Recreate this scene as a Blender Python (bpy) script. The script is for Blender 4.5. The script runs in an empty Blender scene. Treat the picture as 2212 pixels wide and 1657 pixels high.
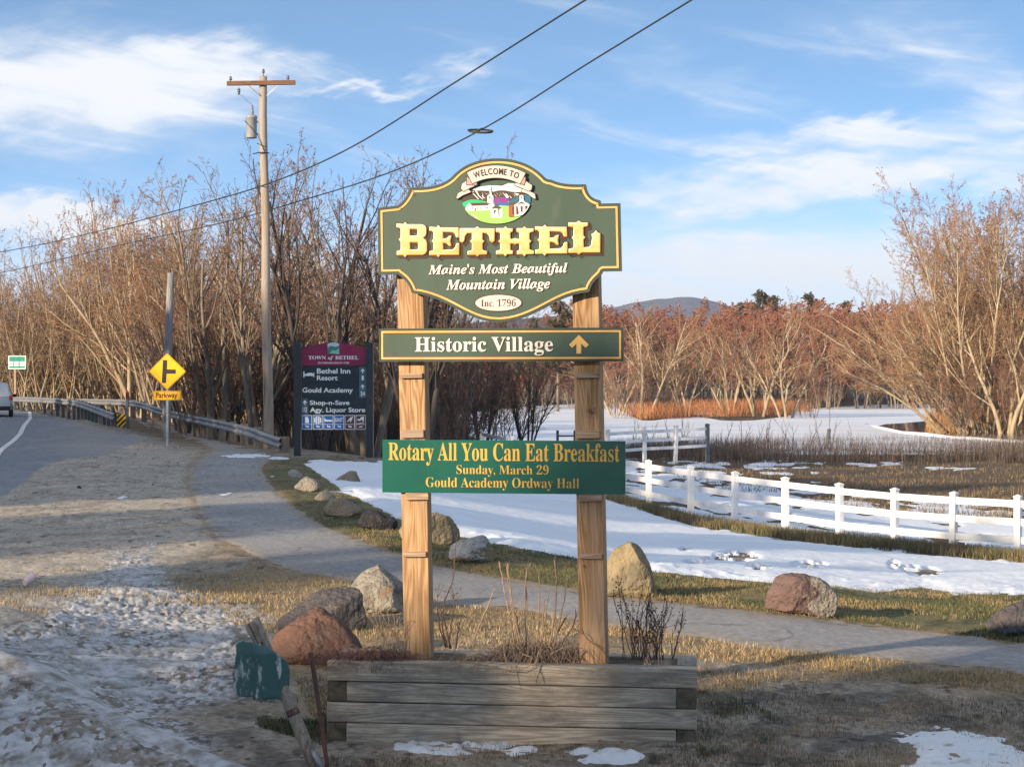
import bpy, bmesh, math, random
import numpy as np
from mathutils import Vector, Matrix, Euler

scene = bpy.context.scene
R = math.radians
# ------------------------------------------------------------------ camera, sky, sun, exposure
FPX, CX, CY, EYE = 4000.0, 1106.0, 828.5, 1.95      # focal length and centre in units of a 2212 px wide picture
cam_d = bpy.data.cameras.new("camera")
cam = bpy.data.objects.new("camera", cam_d)
scene.collection.objects.link(cam)
cam.location = (0, 0, EYE)
cam.rotation_euler = (R(90), 0, 0)
cam_d.sensor_width = 36.0
cam_d.lens = 36.0 * FPX / 2212.0
cam_d.clip_start = 0.5
cam_d.clip_end = 9000
scene.camera = cam

SUN_EL, SUN_AZ = R(15.0), R(47.0)                   # light travels towards +X and +Y
sun_dir = Vector((math.cos(SUN_EL) * math.cos(SUN_AZ), math.cos(SUN_EL) * math.sin(SUN_AZ), -math.sin(SUN_EL)))
sun_d = bpy.data.lights.new("sun", 'SUN')
sun_d.energy = 4.2
sun_d.angle = R(0.6)
sun_d.color = (1.0, 0.80, 0.56)
sun = bpy.data.objects.new("sun", sun_d)
scene.collection.objects.link(sun)
sun.rotation_euler = sun_dir.to_track_quat('-Z', 'Y').to_euler()

scene.view_settings.view_transform = 'Standard'
scene.view_settings.look = 'None'
scene.view_settings.exposure = 1.15
scene.view_settings.gamma = 1.0
scene.render.engine = 'CYCLES'
scene.cycles.max_bounces = 5
scene.cycles.diffuse_bounces = 3
scene.cycles.glossy_bounces = 2
scene.cycles.transparent_max_bounces = 6
scene.cycles.use_denoising = True

world = bpy.data.worlds.new("World")
scene.world = world
world.use_nodes = True
def build_world():
    nt = world.node_tree
    N, L = nt.nodes, nt.links
    N.clear()
    out = N.new('ShaderNodeOutputWorld')
    bg = N.new('ShaderNodeBackground')
    L.new(bg.outputs[0], out.inputs[0])
    bg.inputs[1].default_value = 0.15
    tc = N.new('ShaderNodeTexCoord')
    def math_(op, a, b=None, clamp=False):
        n = N.new('ShaderNodeMath'); n.operation = op; n.use_clamp = clamp
        for i, v in enumerate((a, b)):
            if v is None: continue
            if isinstance(v, (int, float)): n.inputs[i].default_value = v
            else: L.new(v, n.inputs[i])
        return n.outputs[0]
    sep = N.new('ShaderNodeSeparateXYZ'); L.new(tc.outputs['Generated'], sep.inputs[0])
    x, y, z = sep.outputs
    # the air's gradient is drawn out upwards so that the zenith blue comes down nearer the hills
    zz = math_('ADD', math_('MULTIPLY', z, 3.6), 0.07)
    comb = N.new('ShaderNodeCombineXYZ')
    L.new(x, comb.inputs[0]); L.new(y, comb.inputs[1]); L.new(zz, comb.inputs[2])
    nrm = N.new('ShaderNodeVectorMath'); nrm.operation = 'NORMALIZE'
    L.new(comb.outputs[0], nrm.inputs[0])
    sky = N.new('ShaderNodeTexSky')
    sky.sky_type = 'NISHITA'
    sky.sun_disc = False
    sky.sun_elevation = SUN_EL
    sky.sun_rotation = math.atan2(-sun_dir.x, -sun_dir.y)
    sky.air_density = 1.0
    sky.dust_density = 0.35
    sky.ozone_density = 2.2
    L.new(nrm.outputs[0], sky.inputs[0])
    # clouds: positions by bearing (x/y) and elevation (z/y) of the sky itself
    ya = math_('MAXIMUM', math_('ABSOLUTE', y), 0.05)
    ax, ez = math_('DIVIDE', x, ya), math_('DIVIDE', z, ya)
    def vec(sx, sz, off=0.0, shear=0.0):
        c = N.new('ShaderNodeCombineXYZ')
        L.new(math_('MULTIPLY', math_('ADD', ax, off), sx), c.inputs[0])
        L.new(math_('MULTIPLY', math_('ADD', ez, math_('MULTIPLY', ax, shear)), sz), c.inputs[1])
        return c.outputs[0]
    def noise(v, scale, detail, rough, dist=0.0):
        n = N.new('ShaderNodeTexNoise')
        n.inputs['Scale'].default_value = scale; n.inputs['Detail'].default_value = detail
        n.inputs['Roughness'].default_value = rough; n.inputs['Distortion'].default_value = dist
        L.new(v, n.inputs['Vector'])
        return n.outputs['Fac']
    def ramp(v, a, b):
        m = N.new('ShaderNodeMapRange'); m.interpolation_type = 'SMOOTHSTEP'
        L.new(v, m.inputs[0]); m.inputs[1].default_value = a; m.inputs[2].default_value = b
        return m.outputs[0]
    warp = noise(vec(9, 26, 0.3, 0.1), 1.0, 4, 0.6)
    warp2 = noise(vec(14, 40, 1.7, -0.2), 1.0, 4, 0.6)
    wx = math_('MULTIPLY', math_('SUBTRACT', warp, 0.5), 0.16)
    wz = math_('MULTIPLY', math_('SUBTRACT', warp2, 0.5), 0.05)
    def blob(px, py, rx, ry, tilt, gain):
        cx_, cz_ = (px - CX) / FPX, (CY - py) / FPX
        dx = math_('SUBTRACT', math_('ADD', ax, wx), cx_)
        dz = math_('SUBTRACT', math_('ADD', ez, wz), cz_)
        dz = math_('SUBTRACT', dz, math_('MULTIPLY', dx, tilt))
        dx = math_('DIVIDE', dx, rx / FPX); dz = math_('DIVIDE', dz, ry / FPX)
        d = math_('SQRT', math_('ADD', math_('MULTIPLY', dx, dx), math_('MULTIPLY', dz, dz)))
        return math_('MULTIPLY', ramp(d, 1.2, 0.0), gain*1.3)
    streak = noise(vec(7, 46, 0.9, 0.16), 1.0, 7, 0.62, 0.6)
    fine = noise(vec(24, 120, 0.2, 0.2), 1.0, 5, 0.6, 0.4)
    total = None
    for b in CLOUDS:
        v = blob(*b)
        total = v if total is None else math_('ADD', total, v)
    tex = math_('ADD', math_('MULTIPLY', streak, 1.5), math_('MULTIPLY', fine, 0.55))     # about 1.0 on average
    dens = math_('MULTIPLY', total, math_('SUBTRACT', tex, 0.30))
    thin = math_('MULTIPLY', ramp(streak, 0.48, 0.78), 0.36)
    dens = math_('ADD', dens, thin)
    veil = ramp(ez, 0.125, 0.0)
    dens = math_('ADD', dens, math_('MULTIPLY', veil, 0.95))
    dens = math_('ADD', dens, math_('MULTIPLY', ramp(ez, 0.25, 0.7), math_('MULTIPLY', tex, 0.42)))   # unseen bright cloud added overhead to lift the fill light
    fac = ramp(dens, -0.06, 1.08)
    col = N.new('ShaderNodeMix'); col.data_type = 'RGBA'
    L.new(math_('MULTIPLY', fac, 0.92), col.inputs[0])
    tint = N.new('ShaderNodeMix'); tint.data_type = 'RGBA'; tint.blend_type = 'MULTIPLY'; tint.inputs[0].default_value = 1.0
    L.new(sky.outputs[0], tint.inputs[6]); tint.inputs[7].default_value = (0.84, 1.0, 1.02, 1)
    L.new(tint.outputs[2], col.inputs[6])
    warmc = N.new('ShaderNodeMix'); warmc.data_type = 'RGBA'
    L.new(ramp(ez, 0.0, 0.14), warmc.inputs[0])
    warmc.inputs[6].default_value = (3.05, 3.05, 3.1, 1)
    warmc.inputs[7].default_value = (3.15, 3.2, 3.3, 1)
    L.new(warmc.outputs[2], col.inputs[7])
    L.new(col.outputs[2], bg.inputs[0])
# px, py, half width, half height, tilt, strength
CLOUDS = [(150, 190, 560, 170, -0.05, 1.15), (520, 140, 260, 80, -0.1, 0.6), (60, 470, 360, 60, -0.10, 1.25),
          (1010, 150, 130, 22, 0.1, 0.45), (820, 190, 200, 18, 0.12, 0.5), (1150, 240, 200, 40, -0.25, 0.3),
          (1850, 290, 420, 40, 0.05, 0.8), (1900, 380, 520, 80, 0.08, 1.0), (1500, 420, 300, 60, 0.05, 0.5),
          (1700, 560, 620, 90, 0.0, 0.6), (2050, 120, 330, 120, -0.25, 0.42), (1560, 180, 240, 50, -0.3, 0.25),
          (2150, 230, 160, 60, 0.0, 0.5)]
build_world()

# ------------------------------------------------------------------ helpers
def P(px, py, Y):
    return Vector(((px - CX) / FPX * Y, Y, EYE - (py - CY) / FPX * Y))

def tag(o, label=None, cat=None, group=None, kind=None):
    if label: o["label"] = label
    if cat: o["category"] = cat
    if group: o["group"] = group
    if kind: o["kind"] = kind
    return o

def link(o, parent=None):
    scene.collection.objects.link(o)
    if parent is not None: o.parent = parent
    return o

def empty(name, loc=(0, 0, 0), rot=(0, 0, 0)):
    o = bpy.data.objects.new(name, None)
    o.empty_display_size = 0.1
    o.location = loc; o.rotation_euler = rot
    return link(o)

class MB:
    """collects verts and faces; build() links them as one mesh object"""
    def __init__(s): s.v, s.f, s.m, s.sm = [], [], [], []
    def add(s, vs, fs, mi=0, smooth=False):
        b = len(s.v); s.v.extend(vs)
        for f in fs:
            s.f.append(tuple(b + i for i in f)); s.m.append(mi); s.sm.append(smooth)
        return s
    def box(s, x0, x1, y0, y1, z0, z1, mi=0, M=None):
        vs = [Vector(p) for p in ((x0,y0,z0),(x1,y0,z0),(x1,y1,z0),(x0,y1,z0),(x0,y0,z1),(x1,y0,z1),(x1,y1,z1),(x0,y1,z1))]
        if M is not None: vs = [M @ v for v in vs]
        return s.add([tuple(v) for v in vs], [(3,2,1,0),(4,5,6,7),(0,1,5,4),(1,2,6,5),(2,3,7,6),(3,0,4,7)], mi)
    def bar(s, a, b, w, h, mi=0, up=(0, 0, 1)):
        a, b = Vector(a), Vector(b); d = (b - a); L = d.length; d = d / L
        u = Vector(up); side = d.cross(u).normalized(); u = side.cross(d)
        vs = []
        for p in (a, b):
            for su, sv in ((-1,-1),(1,-1),(1,1),(-1,1)):
                vs.append(tuple(p + side * (su * w / 2) + u * (sv * h / 2)))
        return s.add(vs, [(0,1,2,3),(7,6,5,4),(0,4,5,1),(1,5,6,2),(2,6,7,3),(3,7,4,0)], mi)
    def tube(s, pts, radii, n=8, mi=0, cap=True, smooth=True):
        pts = [Vector(p) for p in pts]
        b = len(s.v); rings = len(pts)
        ref = None
        for i, p in enumerate(pts):
            d = (pts[min(i+1, rings-1)] - pts[max(i-1, 0)])
            d = d.normalized() if d.length > 1e-9 else Vector((0, 0, 1))
            if ref is None:
                ref = d.orthogonal().normalized()
            ref = (ref - d * ref.dot(d))
            ref = ref.normalized() if ref.length > 1e-6 else d.orthogonal().normalized()
            q = d.cross(ref)
            r = radii[i] if hasattr(radii, '__len__') else radii
            for k in range(n):
                a = 2 * math.pi * k / n
                s.v.append(tuple(p + ref * (r * math.cos(a)) + q * (r * math.sin(a))))
        for i in range(rings - 1):
            for k in range(n):
                k2 = (k + 1) % n
                s.f.append((b+i*n+k, b+i*n+k2, b+(i+1)*n+k2, b+(i+1)*n+k)); s.m.append(mi); s.sm.append(smooth)
        if cap:
            s.f.append(tuple(b + k for k in reversed(range(n)))); s.m.append(mi); s.sm.append(False)
            s.f.append(tuple(b + (rings-1)*n + k for k in range(n))); s.m.append(mi); s.sm.append(False)
        return s
    def lathe(s, prof, n=16, M=None, mi=0):
        M = M or Matrix.Identity(4)
        b = len(s.v)
        for r, z in prof:
            for k in range(n):
                a = 2 * math.pi * k / n
                s.v.append(tuple(M @ Vector((r*math.cos(a), r*math.sin(a), z))))
        for i in range(len(prof) - 1):
            for k in range(n):
                k2 = (k+1) % n
                s.f.append((b+i*n+k, b+i*n+k2, b+(i+1)*n+k2, b+(i+1)*n+k)); s.m.append(mi); s.sm.append(True)
        s.f.append(tuple(b+k for k in reversed(range(n)))); s.m.append(mi); s.sm.append(False)
        s.f.append(tuple(b+(len(prof)-1)*n+k for k in range(n))); s.m.append(mi); s.sm.append(False)
        return s
    def mesh(s, name, mats):
        me = bpy.data.meshes.new(name)
        me.from_pydata([tuple(v) for v in s.v], [], s.f)
        for m in (mats if isinstance(mats, (list, tuple)) else [mats]): me.materials.append(m)
        if s.f:
            me.polygons.foreach_set("material_index", s.m)
            me.polygons.foreach_set("use_smooth", s.sm)
        me.update()
        return me
    def build(s, name, mats, parent=None, bevel=0.0, loc=None, rot=None):
        o = bpy.data.objects.new(name, s.mesh(name, mats))
        link(o, parent)
        if loc is not None: o.location = loc
        if rot is not None: o.rotation_euler = rot
        if bevel:
            bv = o.modifiers.new("bevel", 'BEVEL'); bv.width = bevel; bv.segments = 2; bv.limit_method = 'ANGLE'
        return o

def np_mesh(name, verts, faces, mat, parent=None, cols=None, smooth=False, link_it=True):
    """verts (n,3), faces (m,k) arrays -> object"""
    me = bpy.data.meshes.new(name)
    k = faces.shape[1]
    me.vertices.add(len(verts)); me.vertices.foreach_set("co", np.ascontiguousarray(verts, np.float32).ravel())
    me.loops.add(faces.size); me.loops.foreach_set("vertex_index", np.ascontiguousarray(faces, np.int32).ravel())
    me.polygons.add(len(faces))
    me.polygons.foreach_set("loop_start", np.arange(0, faces.size, k, dtype=np.int32))
    if smooth: me.polygons.foreach_set("use_smooth", np.ones(len(faces), bool))
    if cols is not None:
        at = me.color_attributes.new("Col", 'FLOAT_COLOR', 'POINT')
        c = np.ones((len(verts), 4), np.float32); c[:, :3] = cols
        at.data.foreach_set("color", c.ravel())
    me.materials.append(mat)
    me.update(calc_edges=True); me.validate()
    o = bpy.data.objects.new(name, me)
    if link_it: link(o, parent)
    return o

# ---- materials
def M(name, col, col2=None, rough=0.8, scale=6.0, stretch=(1, 1, 1), detail=5, bump=0.15, bscale=None, metal=0.0,
      spec=0.5, contrast=(0.35, 0.65), col3=None, c3scale=2.0, c3range=(0.55, 0.7), attr=None, attr_var=0.25, dist=0.0, bdist=0.01):
    m = bpy.data.materials.new(name); m.use_nodes = True
    nt = m.node_tree; N, L = nt.nodes, nt.links
    bs = N['Principled BSDF']
    bs.inputs['Roughness'].default_value = rough
    bs.inputs['Metallic'].default_value = metal
    bs.inputs['Specular IOR Level'].default_value = spec
    tc = N.new('ShaderNodeTexCoord'); mp = N.new('ShaderNodeMapping')
    mp.inputs['Scale'].default_value = stretch
    L.new(tc.outputs['Object'], mp.inputs[0])
    no = N.new('ShaderNodeTexNoise'); no.inputs['Scale'].default_value = scale; no.inputs['Detail'].default_value = detail
    no.inputs['Roughness'].default_value = 0.62; no.inputs['Distortion'].default_value = dist
    L.new(mp.outputs[0], no.inputs['Vector'])
    mr = N.new('ShaderNodeMapRange'); mr.inputs[1].default_value = contrast[0]; mr.inputs[2].default_value = contrast[1]
    L.new(no.outputs['Fac'], mr.inputs[0])
    if attr:
        at = N.new('ShaderNodeAttribute'); at.attribute_name = attr
        hsv = N.new('ShaderNodeHueSaturation')
        L.new(at.outputs['Color'], hsv.inputs['Color'])
        mv = N.new('ShaderNodeMapRange'); mv.inputs[1].default_value = contrast[0]; mv.inputs[2].default_value = contrast[1]
        mv.inputs[3].default_value = 1 - attr_var; mv.inputs[4].default_value = 1 + attr_var
        L.new(no.outputs['Fac'], mv.inputs[0]); L.new(mv.outputs[0], hsv.inputs['Value'])
        last = hsv.outputs[0]
    else:
        mx = N.new('ShaderNodeMix'); mx.data_type = 'RGBA'
        c2 = col2 if col2 is not None else tuple(c * 0.72 for c in col)
        mx.inputs[6].default_value = (*col, 1); mx.inputs[7].default_value = (*c2, 1)
        L.new(mr.outputs[0], mx.inputs[0])
        last = mx.outputs[2]
    if col3 is not None:
        n3 = N.new('ShaderNodeTexNoise'); n3.inputs['Scale'].default_value = c3scale; n3.inputs['Detail'].default_value = 6
        n3.inputs['Roughness'].default_value = 0.65
        L.new(mp.outputs[0], n3.inputs['Vector'])
        m3 = N.new('ShaderNodeMapRange'); m3.inputs[1].default_value = c3range[0]; m3.inputs[2].default_value = c3range[1]
        L.new(n3.outputs['Fac'], m3.inputs[0])
        mx3 = N.new('ShaderNodeMix'); mx3.data_type = 'RGBA'
        L.new(m3.outputs[0], mx3.inputs[0]); L.new(last, mx3.inputs[6]); mx3.inputs[7].default_value = (*col3, 1)
        last = mx3.outputs[2]
    L.new(last, bs.inputs['Base Color'])
    if bump:
        nb = N.new('ShaderNodeTexNoise'); nb.inputs['Scale'].default_value = bscale or scale * 3; nb.inputs['Detail'].default_value = 6
        L.new(mp.outputs[0], nb.inputs['Vector'])
        bp = N.new('ShaderNodeBump'); bp.inputs['Strength'].default_value = bump; bp.inputs['Distance'].default_value = bdist
        L.new(nb.outputs['Fac'], bp.inputs['Height']); L.new(bp.outputs[0], bs.inputs['Normal'])
    return m

# ---- numpy noise
def _hash(ix, iy, seed):
    h = (ix.astype(np.int64) * 374761393 + iy.astype(np.int64) * 668265263 + seed * 974711) & 0x7fffffff
    h = ((h ^ (h >> 13)) * 1274126177) & 0x7fffffff
    return ((h ^ (h >> 16)) & 0xffff) / 65535.0
def vnoise(x, y, seed=0):
    x, y = np.asarray(x, float), np.asarray(y, float)
    ix, iy = np.floor(x), np.floor(y); fx, fy = x - ix, y - iy
    fx = fx*fx*(3-2*fx); fy = fy*fy*(3-2*fy)
    a, b = _hash(ix, iy, seed), _hash(ix+1, iy, seed)
    c, d = _hash(ix, iy+1, seed), _hash(ix+1, iy+1, seed)
    return (a*(1-fx)+b*fx)*(1-fy) + (c*(1-fx)+d*fx)*fy
def fbm(x, y, oct=4, seed=0, gain=0.5):
    t, a, n = 0.0, 1.0, 0.0
    for i in range(oct):
        t = t + a * vnoise(x * 2**i, y * 2**i, seed + 17*i); n += a; a *= gain
    return t / n
def sstep(a, b, x):
    t = np.clip((np.asarray(x, float) - a) / (b - a), 0, 1); return t*t*(3-2*t)
def sdf(poly, x, y):
    """signed distance to polygon, inside positive"""
    x, y = np.asarray(x, float), np.asarray(y, float)
    d2 = np.full(x.shape, 1e18); ins = np.zeros(x.shape, bool)
    n = len(poly)
    for i in range(n):
        x0, y0 = poly[i]; x1, y1 = poly[(i+1) % n]
        ex, ey = x1-x0, y1-y0; L2 = ex*ex + ey*ey + 1e-12
        t = np.clip(((x-x0)*ex + (y-y0)*ey) / L2, 0, 1)
        d2 = np.minimum(d2, (x-x0-t*ex)**2 + (y-y0-t*ey)**2)
        c = ((y0 > y) != (y1 > y)) & (x < (x1-x0) * (y-y0) / (y1-y0 + 1e-12) + x0)
        ins ^= c
    return np.where(ins, 1, -1) * np.sqrt(d2)
def pdist(line, x, y):
    x, y = np.asarray(x, float), np.asarray(y, float)
    d2 = np.full(x.shape, 1e18)
    for (x0, y0), (x1, y1) in zip(line[:-1], line[1:]):
        ex, ey = x1-x0, y1-y0; L2 = ex*ex+ey*ey+1e-12
        t = np.clip(((x-x0)*ex+(y-y0)*ey)/L2, 0, 1)
        d2 = np.minimum(d2, (x-x0-t*ex)**2+(y-y0-t*ey)**2)
    return np.sqrt(d2)
# ------------------------------------------------------------------ terrain: heights from a few surveyed points
ANCH = [(-600,7,0),(0,7,0),(1106,7,0),(2400,7,0),(-600,12,0),(300,12,0),(700,12,0),(1106,10,0),(1800,10,0),(2300,10,0),(2212,12.5,0),(2700,12,0),
 (1400,14.5,0),(1106,17,0),(700,24,0),(300,24,0),(-500,24,0),(430,36,0),(0,40,0),(-700,45,0),(600,36,0),(400,58,0),(300,84,.22),(240,97,.38),(180,115,.45),
 (545,56.8,0),(100,108,.28),(0,113,.36),(-200,120,.4),(-200,150,.5),(640,49,0),(720,50,0),(820,50,-.05),(-800,100,0),(0,70,0),(150,95,0),
 (2212,17,-.1),(1700,18.5,-.08),(1420,19.5,-.05),(1150,22.5,-.05),(860,28,-.05),(700,36,-.03),
 (1700,28,-.75),(1300,32,-.85),(2212,26,-.75),(1000,38,-.5),(800,45,-.12),(2600,24,-.7),
 (1401,52.6,-1.49),(1588,47.6,-1.57),(1813,44,-1.63),(2061,41,-1.68),(2199,40,-1.73),(2600,38,-1.75),(1040,81,-1.2),(1200,66,-1.35),
 (1401,75,-1.72),(1800,70,-1.82),(2212,65,-1.88),(1500,108,-1.92),(2212,106,-1.92),(1100,110,-1.9),(2700,106,-1.9),
 (1300,128,-2.6),(2000,124,-2.6),(2400,126,-2.6),(1700,170,-2.8),(1100,190,-2.7),(1930,165,-2.7),(1900,230,-2.7),(1300,330,-2.7),(2000,330,-2.7),
 (1300,222,-2.6),(1400,221,-1.9),(1500,207,-2.6),(1550,222,-1.85),(1650,224,-1.9),(1700,210,-2.6),(1760,235,-2.35),(1550,250,-2.3),
 (2010,160,-2.6),(2080,154,-2.6),(2100,176,-1.7),(2250,166,-1.7),(2250,152,-2.6),(2600,168,-1.5),(2600,150,-2.6),(2212,210,-1.5),(2050,215,-2.0),(2500,134,-2.6),
 (1300,420,-1.9),(2000,420,-1.9),(1700,520,0),(1100,450,-1),(2400,430,-1.2),(3000,130,-2.6),(2900,210,-2.4),(2650,330,-2.7),(3300,300,-2.6),(3000,440,-1.6),(3600,120,-2.2),(3000,105,-1.9),(3200,70,-1.85),(3200,38,-1.7),(3000,600,0),
 (900,64,-.9),(700,62,-.3),(800,85,-1.3),(400,92,-.5),(500,120,-1),(200,135,-.5),(0,170,.6),(960,110,-1.8),(980,160,-2.2),(600,250,-1),(0,300,0),(-800,300,0),
 (0,900,4),(1106,900,3),(2212,900,3),(-2000,400,0),(4000,400,0),(0,3500,8),(2212,3500,8),(4000,40,-1.5),(-2000,40,0)]
_A = np.array(ANCH, float)
_au, _av = (_A[:,0]-CX)/FPX*6.0, np.log(_A[:,1])
_K = np.sqrt((_au[:,None]-_au[None])**2 + (_av[:,None]-_av[None])**2)
_W = np.linalg.solve(_K + 1e-6*np.eye(len(_A)), _A[:,2])
def base_z(X, Y):
    X, Y = np.asarray(X, float), np.asarray(Y, float)
    Yc = np.maximum(Y, 7.0)
    u, v = np.clip(X/Yc, -.9, .9)*6.0, np.log(Yc)
    z = np.zeros(X.shape)
    for a, b, w in zip(_au, _av, _W):
        z += w*np.sqrt((u-a)**2+(v-b)**2)
    return z

PATH = [(2900,1470),(2212,1392),(1800,1340),(1313,1288),(944,1224),(850,1195),(700,1140),(625,1090),(575,1040),(562,1012),(592,988),(560,975),
        (480,955),(400,932),(330,905),(268,884),(262,892),(300,910),(350,928),(420,950),(462,968),(440,985),(415,1010),(410,1040),(430,1100),(470,1160),
        (549,1197),(621,1228),(753,1250),(944,1298),(1130,1318),(1313,1346),(1500,1375),(1800,1413),(2212,1452),(2900,1520)]
ROAD = [(-1500,1180),(0,1075),(42,1048),(97,1003),(156,989),(218,984),(320,947),(290,936),(258,938),(150,907),(100,896),(45,888),(20,876),(-200,862),(-1500,880)]
SNOW_FIELD = [(655,1001),(720,996),(830,997),(1000,992),(1120,1003),(1200,1028),(1310,1078),(1500,1137),(1700,1167),(2000,1198),(2212,1217),(2900,1270),(2900,1330),(2212,1282),
         (2060,1282),(1990,1268),(1900,1277),(1790,1265),(1650,1258),(1500,1243),(1420,1236),(1150,1190),(1000,1160),(870,1125),(800,1088),(742,1062),(700,1030)]
SNOW_MARSH = [(1340,1000),(1480,1012),(1580,1034),(1720,1062),(1900,1086),(2212,1112),(2900,1200),(2900,1258),(2212,1200),(2000,1182),(1700,1154),(1500,1124),(1310,1066)]
SNOW_RIGHT = [(1925,1592),(1990,1580),(2050,1575),(2130,1590),(2212,1622),(2400,1640),(2400,1720),(2000,1720),(1955,1655),(2015,1642),(2080,1630),(1990,1622)]
GRIT = [(240,1195),(330,1180),(352,1250),(430,1295),(560,1318),(592,1345),(520,1372),(505,1450),(525,1500),(440,1520),(350,1545),(475,1612),(400,1650),(390,1720),(-300,1720),(-300,1400),(60,1345),(150,1290)]
STRAW = [(350,1250),(430,1240),(540,1215),(621,1232),(753,1254),(944,1302),(1130,1322),(1313,1350),(1500,1379),(1800,1417),(2212,1456),(2900,1525),(2900,1560),(2212,1500),(1950,1470),(1700,1470),(1500,1500),(1480,1600),(700,1600),(600,1400),(480,1330),(380,1300)]
VERGE = [(2900,1466),(2212,1390),(1800,1338),(1313,1286),(944,1222),(850,1193),(700,1138),(625,1088),(575,1038),(562,1008),(600,985),(820,990),(660,1001),(700,1030),(742,1062),(800,1088),(870,1125),(1000,1160),(1150,1190),(1420,1236),(1500,1243),(1650,1258),(1790,1265),(1900,1277),(1990,1268),(2060,1282),(2212,1282),(2900,1330)]
RIVER_Z = -2.2

def mounds(X, Y):
    z = np.zeros(np.shape(X))
    for cx, cy, rx, ry, h in ((-3.9,10.9,1.25,.9,.44),(-2.7,9.9,.8,.40,.10),(-4.3,13.6,1.6,1.3,.30),(-4.5,15.8,1.3,1.2,.22),(-3.0,16.0,.8,.9,.10),(-2.9,12.2,1.4,.6,.09),(-6.5,12,2,3,.35)):
        d = ((X-cx)/rx)**2 + ((Y-cy)/ry)**2
        z = z + h*np.exp(-d*1.3)
    z = z + np.interp(X, [-4.5,-3.3,-1.5], [.16,.14,.0])*np.exp(-(pdist([(-4.4,12.8),(-3.3,11.7),(-2.6,10.6),(-2.1,9.95),(-1.5,9.4)], X, Y)/.30)**2)
    return z

def terrain(X, Y, full=False):
    X, Y = np.asarray(X, float), np.asarray(Y, float)
    z = base_z(X, Y) + mounds(X, Y)
    Yc = np.maximum(Y, 7.0)
    px, py = CX + FPX*X/Yc, CY + (EYE - z)/Yc*FPX
    sp, sr = sdf(PATH, px, py), sdf(ROAD, px, py)
    hard = np.maximum(sstep(-14, 2, sp), sstep(-14, 2, sr))
    near = sstep(70, 20, Y)
    lump = (fbm(X*1.1, Y*1.1, 3, 3)-.5)*.07 + (fbm(X*5, Y*5, 3, 9)-.5)*.035
    gritm = sstep(-30, 35, sdf(GRIT, px, py))
    lump = lump + gritm*(fbm(X*3, Y*3, 4, 21)-.5)*.035
    lump = lump*sstep(.05, .45, np.hypot(np.maximum(np.abs(X+.01)-1.02, 0), np.maximum(np.abs(Y-10.25)-.35, 0))) - .012*sstep(.4, .1, np.hypot(np.maximum(np.abs(X+.01)-1.02, 0), np.maximum(np.abs(Y-10.25)-.35, 0)))
    z = z + lump*near*(1-hard) - .004*hard + (fbm(X*.12, Y*.12, 2, 31)-.5)*.35*sstep(60, 90, Y)*sstep(118, 100, Y)*(1-hard)
    if full: return z, px, CY + (EYE - z)/Yc*FPX, sp, sr, gritm
    return z

# one sheet: fine where the photograph looks, coarse out to the horizon
def _rows():
    py = [1720.0]
    while py[-1] > 866: py.append(py[-1] - 1.55)
    Y = [EYE*FPX/(p-CY) for p in py]
    y = Y[-1]
    while y < 7500: y *= 1.12; Y.append(y)
    return np.array([-120,-80,-50,-30,-18,-8,0,4,7] + Y)
_us = np.concatenate([-np.geomspace(6, .32, 26), np.linspace(-.31, .31, 760), np.geomspace(.32, 6, 26)])
_Yr = _rows()
_wr = np.where(_Yr > 8.5, _Yr, 8.5 + (8.5-_Yr)*.25)
GX = _wr[:,None]*_us[None]; GY = np.repeat(_Yr[:,None], len(_us), 1)
GZ, GPX, GPY, SP, SR, GRITM = terrain(GX, GY, True)

def grid_faces(nr, nc, keep=None):
    i = np.arange((nr-1)*nc).reshape(nr-1, nc)[:, :-1].ravel()
    f = np.stack([i, i+1, i+nc+1, i+nc], 1)
    return f

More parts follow.
